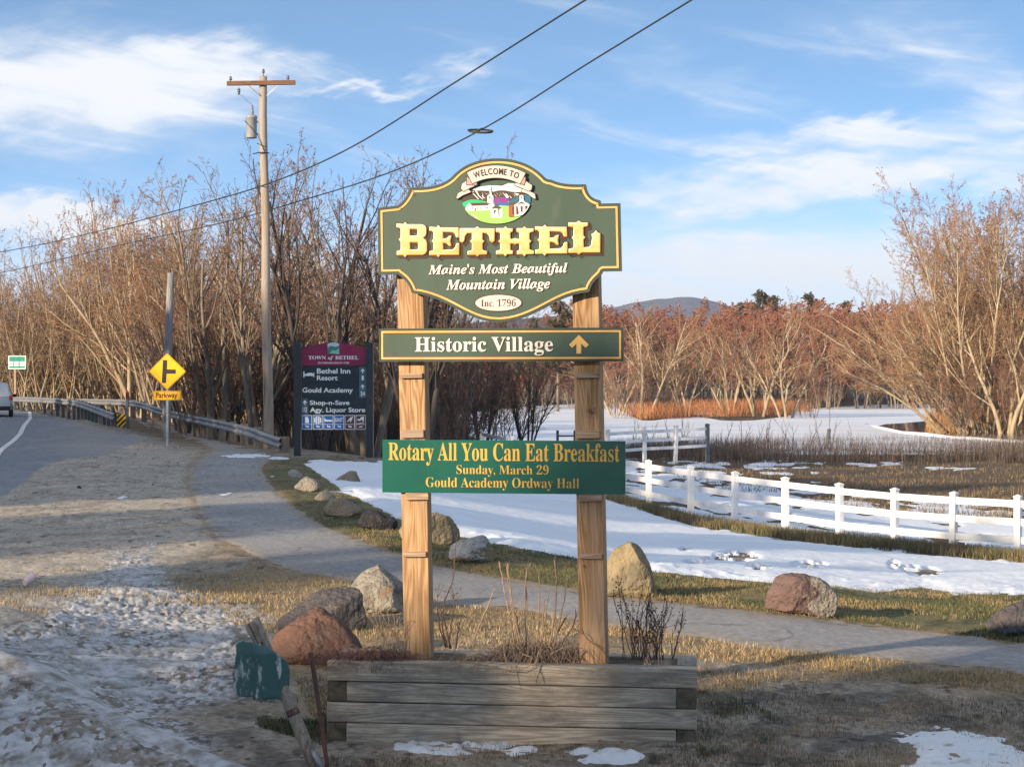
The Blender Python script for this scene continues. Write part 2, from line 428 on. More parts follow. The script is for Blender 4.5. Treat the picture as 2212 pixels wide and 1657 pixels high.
def mixc(a, b, t): return a*(1-t[..., None]) + np.array(b)*t[..., None]
def ground_colours():
    X, Y, px, py = GX, GY, GPX, GPY
    n1, n2, n3 = fbm(X*.9, Y*.9, 4, 41), fbm(X*4, Y*2.2, 4, 42), fbm(X*14, Y*9, 3, 43)
    wob = (n1-.5)*60 + (n2-.5)*40
    c = np.zeros(X.shape + (3,)) + np.array((.255, .212, .165))                    # worn dead turf
    c = mixc(c, (.115, .097, .080), sstep(.44, .60, n2)*.8)
    c = mixc(c, (.29, .23, .155), sstep(.50, .68, n1)*.6)
    c = mixc(c, (.31, .265, .21), sstep(.60, .74, n3)*.5)
    c = mixc(c, (.070, .060, .050), sstep(.62, .76, fbm(X*9, Y*6, 3, 47))*.6)
    shoulder = sstep(-30, 30, sdf([(-1500,1720),(-300,1420),(60,1345),(240,1290),(350,1250),(470,1165),(430,1100),(410,1040),(440,985),(330,945),(200,900),(-1500,860)], px, py) + wob*.5)
    c = mixc(c, (.345, .305, .255), shoulder)
    c = mixc(c, (.205, .180, .152), shoulder*sstep(.5, .68, n2)*.7)
    c = mixc(c, (.44, .385, .315), shoulder*sstep(.55, .75, n3)*.45)
    straw = sstep(-20, 20, sdf(STRAW, px, py) + wob*.6)
    c = mixc(c, (.250, .185, .105), straw*sstep(.30, .55, n1*.5+n2*.5)*.85)
    ver = sstep(-4, 8, sdf(VERGE, px, py) + wob*.1)
    c = mixc(c, (.125, .118, .058), ver)
    c = mixc(c, (.060, .062, .035), ver*sstep(.45, .62, n2)*.7)
    c = mixc(c, (.215, .165, .090), ver*sstep(.52, .7, n1)*.7)
    far = sstep(52, 70, Y)*(1-shoulder)
    c = mixc(c, (.085, .062, .042), far)
    c = mixc(c, (.150, .105, .060), far*sstep(.5, .68, n1)*.6)
    beyond = sstep(8, -8, (py - np.interp(px, [1040,1310,1500,1700,2000,2212,2900],[985,1075,1135,1163,1194,1213,1265])))*sstep(1200,1300,px)*sstep(130,110,Y)*sstep(30,34,Y)
    c = mixc(c, (.105, .078, .054), beyond)
    c = mixc(c, (.145, .098, .052), beyond*sstep(.52, .68, fbm(X*.35, Y*.35, 3, 44))*.7)
    fine = fbm(X*34, Y*20, 3, 48)
    grit = GRITM*sstep(.40, .58, n2*.25+n3*.30+fine*.45)
    c = mixc(c, (.155, .138, .12), GRITM*.7)
    c = mixc(c, (.46, .455, .45), grit*.85)
    below = sstep(-15, 40, sdf([(-400,1380),(0,1436),(130,1490),(225,1550),(330,1610),(440,1662),(440,1800),(-400,1800)], px, py) + wob*.4)
    c = mixc(c, (.215, .178, .142), below*(.45+.5*sstep(.42, .62, n1*.5+n2*.5)))
    c = c*(.70+.60*fine)[..., None]
    c = c*np.where(fbm(X*11+5, Y*7, 2, 49) > .78, .45, 1.0)[..., None]
    edge = np.exp(-(np.abs(SP+6+wob*.08)/9)**2)
    c = mixc(c, (.230, .150, .075), edge*.38*(SP < 2))
    return np.clip(c, .01, .9)
ground_mat = M("earth", (.2,.2,.2), attr="Col", attr_var=.38, rough=.95, scale=26, detail=9, bump=.7, bscale=55, spec=.15, contrast=(.3,.7), bdist=.02)
_gv = np.stack([GX, GY, GZ], -1).reshape(-1, 3)
_gf = grid_faces(*GX.shape)
ground = np_mesh("ground", _gv, _gf, ground_mat, cols=ground_colours().reshape(-1, 3), smooth=True)
tag(ground, "worn brown winter earth and dead turf sloping from the road down to the river", "ground", kind='structure')

def sheet(name, T, mat, cols=None, dz=0.0, lim=-.006):
    """a sheet lying on the ground: keeps the cells where its thickness T shows above the earth"""
    t = T.ravel()
    keep = (t[_gf] > 0).any(1)
    f = _gf[keep]
    used, inv = np.unique(f, return_inverse=True)
    v = _gv[used].copy(); v[:, 2] += t[used] + dz
    return np_mesh(name, v, inv.reshape(f.shape), mat, cols=None if cols is None else cols.reshape(-1, 3)[used], smooth=True)

n_a, n_b, n_c = fbm(GX*2.2, GY*2.2, 4, 51), fbm(GX*8, GY*5, 3, 52), fbm(GX*.5, GY*.5, 3, 53)
asphalt_mat = M("worn_asphalt", (.17,.17,.175), attr="Col", attr_var=.30, rough=.9, scale=120, detail=6, bump=.35, bscale=220, spec=.25, contrast=(.3,.7))
# path
T = np.clip((SP + (n_a-.5)*17 + (n_b-.5)*14)*.0016, -.02, .010)
c = np.zeros(GX.shape+(3,)) + np.array((.265, .255, .25))
c = mixc(c, (.205, .20, .20), sstep(.45, .65, n_c)*.6)
c = mixc(c, (.255, .215, .170), sstep(20, 2, SP + (n_b-.5)*22)*.7)
_spk = fbm(GX*30, GY*18, 2, 57)
c = c*(.72+.56*_spk)[..., None]
_ck = fbm(GX*.55+3, GY*.55, 4, 58)
c = mixc(c, (.06,.06,.06), np.exp(-((_ck-.5)/.006)**2)*.55*(GY < 45))
path = sheet("path", T, asphalt_mat, c)
tag(path, "grey asphalt footpath curving past the boulders", "path", kind='structure')
# road, dusted with winter sand towards its edge
T = np.clip((SR + (n_a-.5)*9)*.0016, -.02, .010)
c = np.zeros(GX.shape+(3,)) + np.array((.185, .195, .215))
lineY = np.interp(GY, [40,53.2,70,95.7,117,151,200], [-11,-14.7,-18.6,-24.9,-30.7,-41,-58])
c = c*(.80+.40*fbm(GX*12, GY*6, 2, 59))[..., None]
sand = sstep(.3, 3.2, GX - lineY + (n_c-.5)*2)
c = mixc(c, (.285, .265, .235), sand*(.55+.6*(n_a-.5)))
road = sheet("road", T, asphalt_mat, c)
tag(road, "two-lane asphalt road bending away to the left", "road", kind='structure')
paint = M("road_paint", (.72,.72,.70), (.45,.45,.44), rough=.7, scale=3, bump=.1)
def road_line():
    ys = np.linspace(42, 165, 90)
    xs = np.interp(ys, [40,53.2,62,70,82,95.7,106,117,132,151,180], [-11.4,-14.7,-16.7,-18.6,-21.6,-24.9,-27.6,-30.7,-35,-41,-51])
    v, f = [], []
    for i, (x, y) in enumerate(zip(xs, ys)):
        for s in (-.09, .09):
            v.append((x+s*1.05, y, float(base_z(np.array([x+s]), np.array([y]))[0]) + .018))
        if i: f.append((2*i-2, 2*i-1, 2*i+1, 2*i))
    o = np_mesh("road_marking", np.array(v), np.array(f), paint)
    tag(o, "solid white edge line painted on the road", "road marking", kind='structure')
road_line()

# ---- snow
def snow_material(name, col, dirt, rng=(.62,.78)):
    m = M(name, col, tuple(x*.93 for x in col), rough=.75, scale=1.6, detail=6, bump=.5, bscale=9, spec=.3, col3=dirt, c3scale=7.0, c3range=rng, bdist=.03)
    m.node_tree.nodes['Principled BSDF'].inputs['Subsurface Weight'].default_value = 0.0
    return m
snow_mat = snow_material("old_snow", (.68,.715,.77), (.52,.50,.48), (.70,.80))
dirty_snow = snow_material("dirty_snow", (.47,.47,.48), (.19,.172,.15), (.40,.62))
s1 = sdf(SNOW_FIELD, GPX, GPY)
holes = np.zeros(GX.shape)
for hx, hy, rx, ry in ((1592,1206,34,9),(1745,1225,28,6),(1640,1232,18,4),(1930,1225,8,7),(1965,1232,14,5),(1995,1240,26,7),(1480,1190,10,3),(1545,1215,20,3),(1500,1222,16,3)):
    holes = np.maximum(holes, np.exp(-(((GPX-hx)/rx)**2+((GPY-hy)/ry)**2)))
T = np.clip((s1*1.3 + (n_a-.5)*10 + (n_b-.5)*8)*.0035, -.05, .055) + (n_c-.5)*.05*sstep(0, 30, s1) - np.sqrt(holes)*.34*sstep(.36, .52, n_b*.5+fbm(GX*5, GY*2.2, 3, 66)*.5)*sstep(.05, .2, holes)
snow = sheet("snow", T, snow_mat)
tag(snow, "broad blue-white snow field sloping between the footpath and the white fence", "snow", kind='stuff')
s2 = sdf(SNOW_MARSH, GPX, GPY)
_tex = fbm(GX*1.2, GY*.55, 4, 61)
for cx_, cy_, rx, ry in ((1660,1005,80,7),(1860,1003,22,4),(1925,1002,18,5),(1540,1008,60,4),(1720,1022,40,3),(1480,1018,40,6),(2060,1012,50,3),(1420,1012,60,8)):
    s2 = np.maximum(s2, 12*(1-((GPX-cx_)/rx)**2-((GPY-cy_)/ry)**2))
T = np.where(GY > 30, np.clip(np.clip(s2, -40, 14)*.0035 + (_tex-.50)*.42, -.05, .04), -.05)
o = sheet("snow", T, snow_mat)
tag(o, "thin broken snow over dark marsh turf behind the white fence", "snow", kind='stuff')
crust_mat = snow_material("crusty_snow", (.66,.66,.67), (.36,.32,.28), (.56,.70))
s3 = sdf(SNOW_RIGHT, GPX, GPY)
T = np.clip((s3 + (n_a-.5)*34 + (n_b-.45)*34 + (fbm(GX*24, GY*16, 3, 67)-.5)*26)*.0013, -.02, .018)
o = sheet("snow", np.where(GPX > 1800, T, -.05), crust_mat)
tag(o, "crusty snow patch on the dead grass in the near right corner", "snow", kind='stuff')
def blobs(lst, noise_amt, thick):
    t = np.full(GX.shape, -9.0)
    for cx_, cy_, rx, ry in lst:
        t = np.maximum(t, 1-((GPX-cx_)/rx)**2-((GPY-cy_)/ry)**2)
    return np.clip((np.clip(t, -9, .8) + (fbm(GX*24, GY*16, 3, 67)-.5)*noise_amt*.6 + (n_b-.5)*noise_amt + (n_a-.5)*noise_amt)*thick, -.03, .06)
o = sheet("snow", blobs([(925,1612,62,13),(965,1620,50,11),(1060,1612,70,10),(1125,1620,30,9)], 2.6, .020), crust_mat)
tag(o, "small melting snow lump in front of the planter's left half", "snow", kind='stuff')
o = sheet("snow", blobs([(1250,1622,34,12),(1330,1634,58,16),(1290,1640,40,10)], 2.6, .022), crust_mat)
tag(o, "small melting snow lump in front of the planter's right half", "snow", kind='stuff')
o = sheet("snow", blobs([(530,986,60,5),(600,990,26,3),(690,996,30,3)], 1.2, .03), snow_mat)
tag(o, "scraps of snow along the footpath near the yellow sign", "snow", kind='stuff')
# dirty plough bank on the left
s5 = sdf(GRIT, GPX, GPY)
T = np.clip(np.clip(s5, -60, 25)*.0006 + (n_a-.70)*.06 + (n_b-.5)*.04 + (fbm(GX*30, GY*20, 2, 64)-.5)*.05, -.03, .018)
ridge = pdist([(-200,1350),(0,1418),(130,1470),(225,1530),(330,1590),(440,1640),(560,1690)], GPX, GPY)
T = np.where(GPX < 620, np.maximum(T, np.clip((22 + (n_a-.5)*40 - ridge)*.0018, -.03, .03)), -.05)
o = sheet("snow", T, dirty_snow)
tag(o, "gritty grey snow bank left by the plough beside the road", "snow", kind='stuff')

# ---- frozen river, open water, far hill
def flat_poly(name, pts, z, mat):
    mb = MB(); mb.add([(x, y, z) for x, y in pts], [tuple(range(len(pts)))])
    return mb.build(name, mat)
def on_plane(px, py, z):
    Y = (EYE - z)*FPX/(py - CY); return ((px-CX)/FPX*Y, Y)
ice_mat = M("river_ice", (.74,.76,.80), (.62,.64,.70), rough=.55, scale=.05, stretch=(.5, 2.2, 1), detail=8, bump=.1, bscale=1.5, spec=.4, col3=(.46,.45,.46), c3scale=.06, c3range=(.56,.74))
ice = flat_poly("river", [(-120,108),(260,108),(420,520),(-120,520)], RIVER_Z, ice_mat)
tag(ice, "frozen snow-covered river", "river", kind='structure')
water_mat = M("open_water", (.035,.030,.026), (.02,.02,.02), rough=.04, scale=.5, bump=.12, bscale=1.2, spec=.6)
w = flat_poly("water", [on_plane(*p, RIVER_Z+.02) for p in [(1893,921),(1915,926),(1950,933),(2000,938),(2060,944),(2100,947),(2160,951),(2212,955),(2500,978),(2500,925),(2212,915),(2050,905),(1950,914),(1915,916)]][::-1], RIVER_Z+.02, water_mat)
tag(w, "strip of dark open water beside the right river bank", "water", kind='structure')
rim = MB()
_rp = [on_plane(*p, RIVER_Z) for p in [(1870,916),(1893,923),(1915,929),(1950,936),(2000,941),(2060,947),(2100,950),(2160,954),(2212,958),(2500,981)]]
rim.tube([(x, y, RIVER_Z+.03) for x, y in _rp], [.05,.14,.2,.16,.22,.15,.2,.17,.2,.2], 6)
rim = rim.build("snow", snow_mat)
tag(rim, "thin white ice rim along the open water", "snow", kind='stuff')

def hill(name, pts, Y, depth, mat, label, amp):
    mb = MB(); n = 120; xs = np.linspace(pts[0][0], pts[-1][0], n)
    ys = np.interp(xs, [p[0] for p in pts], [p[1] for p in pts]) + (fbm(xs*.03, xs*0, 4, 71)-.5)*amp
    rows = 12; v, f = [], []
    for j in range(rows):
        t = j/(rows-1)
        for i, (x, y) in enumerate(zip(xs, ys)):
            top = P(x, y, Y); X, Yb = top.x, Y - depth*(1-t)
            zz = -20 + (top.z+20)*math.sin(t*math.pi/2)**1.2 + (fbm(np.array([x*.02]), np.array([j*.9]), 3, 75)[0]-.5)*14*math.sin(t*math.pi)
            v.append((X, Yb, zz))
    for j in range(rows-1):
        for i in range(n-1):
            a = j*n+i; f.append((a, a+1, a+n+1, a+n))
    # back slope
    b = len(v)
    for i, x in enumerate(xs): v.append((v[(rows-1)*n+i][0], Y+depth, -20))
    for i in range(n-1):
        a = (rows-1)*n+i; f.append((a, a+1, b+i+1, b+i))
    o = np_mesh(name, np.array(v), np.array(f), mat, smooth=True)
    return tag(o, label, "hill", kind='structure')
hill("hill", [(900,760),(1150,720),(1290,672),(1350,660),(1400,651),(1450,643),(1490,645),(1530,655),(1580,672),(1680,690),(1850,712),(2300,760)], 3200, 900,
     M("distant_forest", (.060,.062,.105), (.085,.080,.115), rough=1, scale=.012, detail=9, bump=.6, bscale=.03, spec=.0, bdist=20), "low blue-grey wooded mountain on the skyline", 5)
hill("hill", [(-600,760),(0,740),(600,720),(1000,700),(1130,690),(1290,676),(1380,690),(1500,715),(1700,745)], 1500, 300,
     M("bare_hillside", (.085,.058,.055), (.060,.048,.050), rough=1, scale=.02, detail=9, bump=.8, bscale=.06, spec=.0, bdist=6), "dark wooded ridge behind the welcome sign", 6)

# visible ground point for a place in the photograph
_cm = np.minimum.accumulate(np.where(GY < 8, 1e6, GPY), axis=0)
def ground_at(px, py):
    px, py = np.atleast_1d(np.asarray(px, float)), np.atleast_1d(np.asarray(py, float))
    u = (px-CX)/FPX
    col = np.clip(np.searchsorted(_us, u), 1, len(_us)-1)
    row = np.empty(len(px))
    order = np.argsort(col, kind='stable')
    ucol, start = np.unique(col[order], return_index=True)
    for k, c_ in enumerate(ucol):
        idx = order[start[k]: start[k+1] if k+1 < len(start) else len(order)]
        row[idx] = np.interp(-py[idx], -_cm[:, c_], np.arange(len(_Yr)))
    Y = np.interp(row, np.arange(len(_Yr)), _Yr)
    X = u*Y
    return X, Y, terrain(X, Y)
def gp(px, py):
    X, Y, Z = ground_at([px], [py]); return Vector((X[0], Y[0], Z[0]))

# ---- grass and reeds
rng_np = np.random.default_rng(5)
def sample_poly(poly, n, cond=None):
    p = np.array(poly, float); lo, hi = p.min(0), p.max(0)
    lo[0] = max(lo[0], -150); hi[0] = min(hi[0], 2600); hi[1] = min(hi[1], 1690)
    X = np.empty(0); Yp = np.empty(0)
    for _ in range(30):
        x, y = rng_np.uniform(lo[0], hi[0], n), rng_np.uniform(lo[1], hi[1], n)
        k = sdf(poly, x, y) > 0
        X, Yp = np.concatenate([X, x[k]]), np.concatenate([Yp, y[k]])
        if len(X) >= n: break
    return X[:n], Yp[:n]
def blades(name, label, poly, n, h, w, cols, lean=.5, clump=None, thr=.5, avoid=True, parts=2):
    px, py = sample_poly(poly, int(n*(1.18 if max(q[0] for q in poly) > 2500 else 1)))
    X, Y, Z = ground_at(px, py)
    if clump:
        k = fbm(X*clump, Y*clump, 3, 81) + rng_np.normal(0, .05, len(X)) > thr
        X, Y, Z, px, py = X[k], Y[k], Z[k], px[k], py[k]
    if avoid:
        k = (sdf(PATH, px, py) < -1)
        X, Y, Z = X[k], Y[k], Z[k]
    m = len(X)
    hh = rng_np.uniform(h[0], h[1], m)
    a = rng_np.uniform(0, 2*np.pi, m); ln = rng_np.uniform(0, lean, m)*hh
    b = rng_np.uniform(0, np.pi, m)
    wx, wy = np.cos(b)*w/2, np.sin(b)*w/2
    base = np.stack([X, Y, Z-.01], 1)
    mid = base + np.stack([np.cos(a)*ln*.35, np.sin(a)*ln*.35, hh*.55], 1)
    tip = base + np.stack([np.cos(a)*ln, np.sin(a)*ln, np.sqrt(np.maximum(hh**2-ln**2, .04*hh**2))], 1)
    off = np.stack([wx, wy, 0*wx], 1)
    v = np.stack([base-off, base+off, mid+off*.7, mid-off*.7, tip], 1).reshape(-1, 3)
    i = np.arange(m)[:, None]*5
    f = np.concatenate([i+np.array([[0,1,2]]), i+np.array([[0,2,3]]), i+np.array([[3,2,4]])])
    ci = np.clip((fbm(X*1.6, Y*.9, 3, 83)-.28)/.44*len(cols) + rng_np.normal(0, .7, m), 0, len(cols)-.01).astype(int)
    cs = np.array(cols)[ci]*rng_np.uniform(.65, 1.35, (m, 1))
    c = np.repeat(cs, 5, 0)
    o = np_mesh(name, v, f, blade_mat, cols=c)
    return tag(o, label, "grass", kind='stuff')
blade_mat = M("blades", (.2,.2,.1), attr="Col", attr_var=.1, rough=.8, bump=0, spec=.2)
STRAWC = [(.34,.25,.13),(.27,.19,.10),(.40,.31,.18),(.20,.15,.09)]
blades("grass", "short green and straw grass strip between footpath and snow field", VERGE, 60000, (.015,.06), .006, [(.065,.075,.032),(.10,.105,.045),(.17,.145,.065),(.25,.185,.095)], .85, 1.1, .40)
blades("grass", "dead straw grass below the footpath around the boulders and planter", STRAW, 60000, (.015,.06), .005, STRAWC, .9, 1.3, .46)
blades("grass", "flattened brown grass over the near right ground", [(1500,1440),(1800,1430),(2600,1500),(2600,1690),(700,1690),(700,1610),(1500,1610)], 38000, (.015,.05), .004, [(.24,.18,.11),(.16,.12,.08),(.10,.08,.06),(.30,.24,.16)], .97, 1.8, .44)
blades("grass", "dark green grass growing against the planter ends", [(530,1480),(720,1500),(720,1600),(700,1612),(560,1570)], 9000, (.015,.05), .006, [(.05,.07,.03),(.09,.09,.045),(.15,.12,.065)], .9, 2.2, .50)
blades("grass", "dark green grass beside the planter's right end", [(1505,1490),(1580,1500),(1700,1560),(1660,1610),(1505,1640)], 5000, (.015,.05), .005, [(.06,.085,.035),(.09,.10,.05),(.15,.125,.065)], .9, 2.2, .55)
blades("grass", "tufted straw grass on the road shoulder by the snow bank", [(0,1250),(120,1225),(350,1245),(480,1255),(560,1300),(430,1310),(230,1290),(60,1345),(0,1345)], 9000, (.015,.06), .005, STRAWC, .9, 1.7, .52)
blades("grass", "dry uncut grass along the foot of the white fence", [(1310,1068),(1500,1124),(1700,1154),(2000,1184),(2212,1203),(2600,1214),(2600,1228),(2212,1216),(2000,1198),(1700,1167),(1500,1138),(1310,1082)], 26000, (.10,.30), .012, [(.17,.13,.07),(.22,.17,.09),(.10,.09,.05),(.13,.12,.06)], .6)
blades("grass", "grey-brown reeds standing along the near river bank", [(1330,975),(1600,966),(1900,960),(2600,962),(2600,1000),(2000,1000),(1600,1002),(1330,998)], 30000, (.35,1.2), .022, [(.095,.075,.065),(.14,.105,.085),(.065,.053,.05),(.12,.092,.072)], .4, .35, .44)
blades("grass", "low dark marsh grass behind the white fence", [(1350,1000),(2600,1000),(2600,1150),(1900,1110),(1560,1060)], 22000, (.08,.25), .02, [(.15,.11,.07),(.21,.155,.09),(.10,.08,.055)], .7, .6, .48)
blades("grass", "orange-red dogwood scrub covering the river island", [(1335,893),(1400,880),(1500,876),(1700,878),(1760,890),(1700,900),(1500,905),(1380,907)], 24000, (.4,2.2), .04, [(.40,.15,.055),(.34,.11,.045),(.44,.20,.08),(.22,.09,.05),(.34,.19,.09)], .6, .16, .46)
blades("grass", "tall orange grass under the big bare trees on the right bank", [(2000,915),(2080,900),(2600,900),(2600,934),(2212,934),(2100,931),(2010,926)], 30000, (.5,2.0), .03, [(.46,.24,.08),(.50,.29,.11),(.36,.18,.07)], .6)
blades("grass", "purple-brown undergrowth below the thicket behind the guardrail", [(380,900),(600,930),(660,965),(830,985),(1000,992),(1018,975),(900,935),(620,905),(380,880)], 70000, (.4,2.6), .014, [(.10,.07,.06),(.15,.10,.08),(.22,.155,.11),(.075,.055,.05),(.28,.20,.14)], .55, .35, .34)
blades("grass", "tangled tan brush standing behind the roadside guardrail", [(-90,854),(120,858),(330,864),(420,880),(420,900),(330,882),(150,872),(-90,868)], 60000, (.6,4.2), .022, [(.34,.25,.16),(.26,.17,.11),(.40,.30,.19),(.17,.12,.085)], .6, .3, .36)
# ------------------------------------------------------------------ flat shapes and lettering, cut as real thin pieces
_BASE = {'b': (0x1D400, 0x1D41A, 0x1D7CE), 'bi': (0x1D468, 0x1D482, None)}
def styled(s, kind):
    if kind not in _BASE: return s
    A, a, d = _BASE[kind]; o = ''
    for c in s:
        if 'A' <= c <= 'Z': o += chr(A+ord(c)-65)
        elif 'a' <= c <= 'z': o += chr(a+ord(c)-97)
        elif c.isdigit() and d: o += chr(d+ord(c)-48)
        else: o += c
    return o
def _curve_mesh(c):
    o = bpy.data.objects.new("curve", c); scene.collection.objects.link(o)
    dg = bpy.context.evaluated_depsgraph_get()
    me = bpy.data.meshes.new_from_object(o.evaluated_get(dg))
    bpy.data.objects.remove(o); bpy.data.curves.remove(c)
    return me
def text_mesh(s, style='sans', offset=0.0, extrude=0.0, spacing=1.0):
    c = bpy.data.curves.new("text", 'FONT'); c.body = styled(s, style); c.offset = offset; c.extrude = extrude; c.space_character = spacing
    c.resolution_u = 6
    return _curve_mesh(c)
def poly_mesh(polys, extrude=0.0, bevel=0.0, offset=0.0):
    c = bpy.data.curves.new("shape", 'CURVE'); c.dimensions = '2D'; c.fill_mode = 'BOTH'
    c.extrude = extrude; c.bevel_depth = bevel; c.bevel_resolution = 1; c.offset = offset
    for p in polys:
        s = c.splines.new('POLY'); s.points.add(len(p)-1); s.use_cyclic_u = True
        for q, (x, y) in zip(s.points, p): q.co = (x, y, 0, 1)
    return _curve_mesh(c)
UP = Matrix.Rotation(R(90), 4, 'X')     # drawing plane (x, y) -> (x, z), facing -Y
class Face:
    """a drawing plane on a sign: picture crop coordinates -> metres on the sign's face"""
    def __init__(s, cx, cy, k, kz=None, z0=0.0, skew=None): s.cx, s.cy, s.k, s.kz, s.z0, s.skew = cx, cy, k, kz or k, z0, skew
    def pt(s, x, y):
        if s.skew: y = y + (x-s.cx)*s.skew(y)
        return ((x-s.cx)*s.k, (s.cy-y)*s.kz + s.z0)
    def pts(s, l): return [s.pt(*p) for p in l]
def place(name, me, mat, parent, y, M_=None):
    me.transform(UP @ (M_ or Matrix.Identity(4)))
    me.name = name; me.materials.clear()
    for m in (mat if isinstance(mat, (list, tuple)) else [mat]): me.materials.append(m)
    o = bpy.data.objects.new(name, me); link(o, parent); o.location = (0, -y, 0)
    return o
def fit_text(name, s, F, x0, y0, x1, y1, mat, parent, y, style='b', offset=0.0, extrude=.0015, rot=0.0, spacing=1.0):
    me = text_mesh(s, style, offset, 0.0, spacing)
    co = np.empty(len(me.vertices)*3); me.vertices.foreach_get("co", co); co = co.reshape(-1, 3)
    lo, hi = co.min(0), co.max(0)
    a, b = F.pt(x0, y1), F.pt(x1, y0)
    sx, sy = (b[0]-a[0])/(hi[0]-lo[0]), (b[1]-a[1])/(hi[1]-lo[1])
    Mx = Matrix.Translation((a[0], a[1], 0)) @ Matrix.Diagonal((sx, sy, 1, 1)) @ Matrix.Translation((-lo[0], -lo[1], 0))
    return place(name, me, mat, parent, y, Mx)
def shape(name, polys, F, mat, parent, y, extrude=.0015, bevel=0.0, offset=0.0):
    return place(name, poly_mesh([F.pts(p) for p in polys], extrude, bevel, offset), mat, parent, y)
def inset(poly, d):
    n = len(poly); out = []
    A = sum(poly[i][0]*poly[(i+1)%n][1]-poly[(i+1)%n][0]*poly[i][1] for i in range(n))
    sg = 1 if A > 0 else -1
    for i in range(n):
        p0, p1, p2 = Vector(poly[i-1]), Vector(poly[i]), Vector(poly[(i+1)%n])
        a, b = (p1-p0).normalized(), (p2-p1).normalized()
        na, nb = Vector((-a.y, a.x))*sg, Vector((-b.y, b.x))*sg
        m = (na+nb); L = m.length
        m = m/L if L > 1e-6 else na
        k = min(1/max(m.dot(na), .35), 2.2)
        out.append(tuple(p1 + m*d*k))
    return out
def band(name, poly, d0, d1, F, mat, parent, y, th=.002):
    P0 = F.pts(poly); a, b = inset(P0, d0), inset(P0, d1)
    mb = MB(); n = len(a)
    vs = [(x, -y-th, z) for x, z in a] + [(x, -y-th, z) for x, z in b] + [(x, -y+.001, z) for x, z in a] + [(x, -y+.001, z) for x, z in b]
    fs = []
    for i in range(n):
        j = (i+1) % n
        fs += [(i, j, n+j, n+i), (2*n+i, 2*n+j, j, i), (n+i, n+j, 3*n+j, 3*n+i)]
    mb.add(vs, fs)
    o = mb.build(name, mat, parent)
    bm = bmesh.new(); bm.from_mesh(o.data); bmesh.ops.recalc_face_normals(bm, faces=bm.faces); bm.to_mesh(o.data); bm.free()
    return o
def arc(cx, cy, r0x, r0y, a0, a1, n=8):
    return [(cx+r0x*math.cos(R(a0+(a1-a0)*i/n)), cy+r0y*math.sin(R(a0+(a1-a0)*i/n))) for i in range(n+1)]
def bez(*pts, n=10):
    out = []
    for i in range(n+1):
        t = i/n; p = [Vector(q) for q in pts]
        while len(p) > 1: p = [p[k].lerp(p[k+1], t) for k in range(len(p)-1)]
        out.append(tuple(p[0]))
    return out
def clip(poly, convex):
    n = len(convex); A = sum(convex[i][0]*convex[(i+1)%n][1]-convex[(i+1)%n][0]*convex[i][1] for i in range(n))
    sg = 1 if A > 0 else -1
    out = list(poly)
    for i in range(n):
        ax, ay = convex[i]; bx, by = convex[(i+1)%n]
        f = lambda p: sg*((bx-ax)*(p[1]-ay)-(by-ay)*(p[0]-ax))
        src, out = out, []
        for k in range(len(src)):
            p, q = src[k-1], src[k]; fp, fq = f(p), f(q)
            if (fp >= 0) != (fq >= 0):
                t = fp/(fp-fq); out.append((p[0]+(q[0]-p[0])*t, p[1]+(q[1]-p[1])*t))
            if fq >= 0: out.append(q)
        if not out: return []
    return out

# ---- sign paints
def paint_m(name, col, rough=.45, var=.06, spec=.35): return M(name, col, tuple(c*(1-var*2) for c in col), rough=rough, scale=7, bump=.03, bscale=40, spec=spec)
SG = M("sign_green", (.048,.082,.056), (.040,.069,.048), rough=.42, scale=4, stretch=(1,1,.35), bump=.03, bscale=60, spec=.4, col3=(.068,.098,.07), c3scale=5, c3range=(.64,.8))
SG_EDGE = M("sign_green_edge", (.040,.058,.045), rough=.5, scale=9, bump=.05, spec=.35)
GOLD = M("gold_paint", (.70,.425,.145), (.58,.33,.09), rough=.38, scale=5, bump=.02, spec=.4)
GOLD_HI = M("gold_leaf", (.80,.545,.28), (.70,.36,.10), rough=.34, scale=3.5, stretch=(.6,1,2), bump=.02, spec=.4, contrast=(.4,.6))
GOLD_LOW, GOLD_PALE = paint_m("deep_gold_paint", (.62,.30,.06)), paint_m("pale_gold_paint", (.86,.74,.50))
UMBER = paint_m("dark_brown_paint", (.050,.022,.014))
CREAM = paint_m("cream_paint", (.74,.70,.63))
PINK = paint_m("pale_pink_paint", (.66,.52,.47))
PINK_D = paint_m("shaded_pink_paint", (.42,.27,.25))
BLACK = paint_m("black_paint", (.022,.018,.017))
BANNER_GREEN = M("banner_green", (.008,.095,.064), (.006,.074,.056), rough=.22, scale=2.5, bump=.03, bscale=30, spec=.55, col3=(.014,.115,.078), c3scale=9, c3range=(.66,.8))
AMBER = paint_m("amber_lettering", (.62,.36,.055))
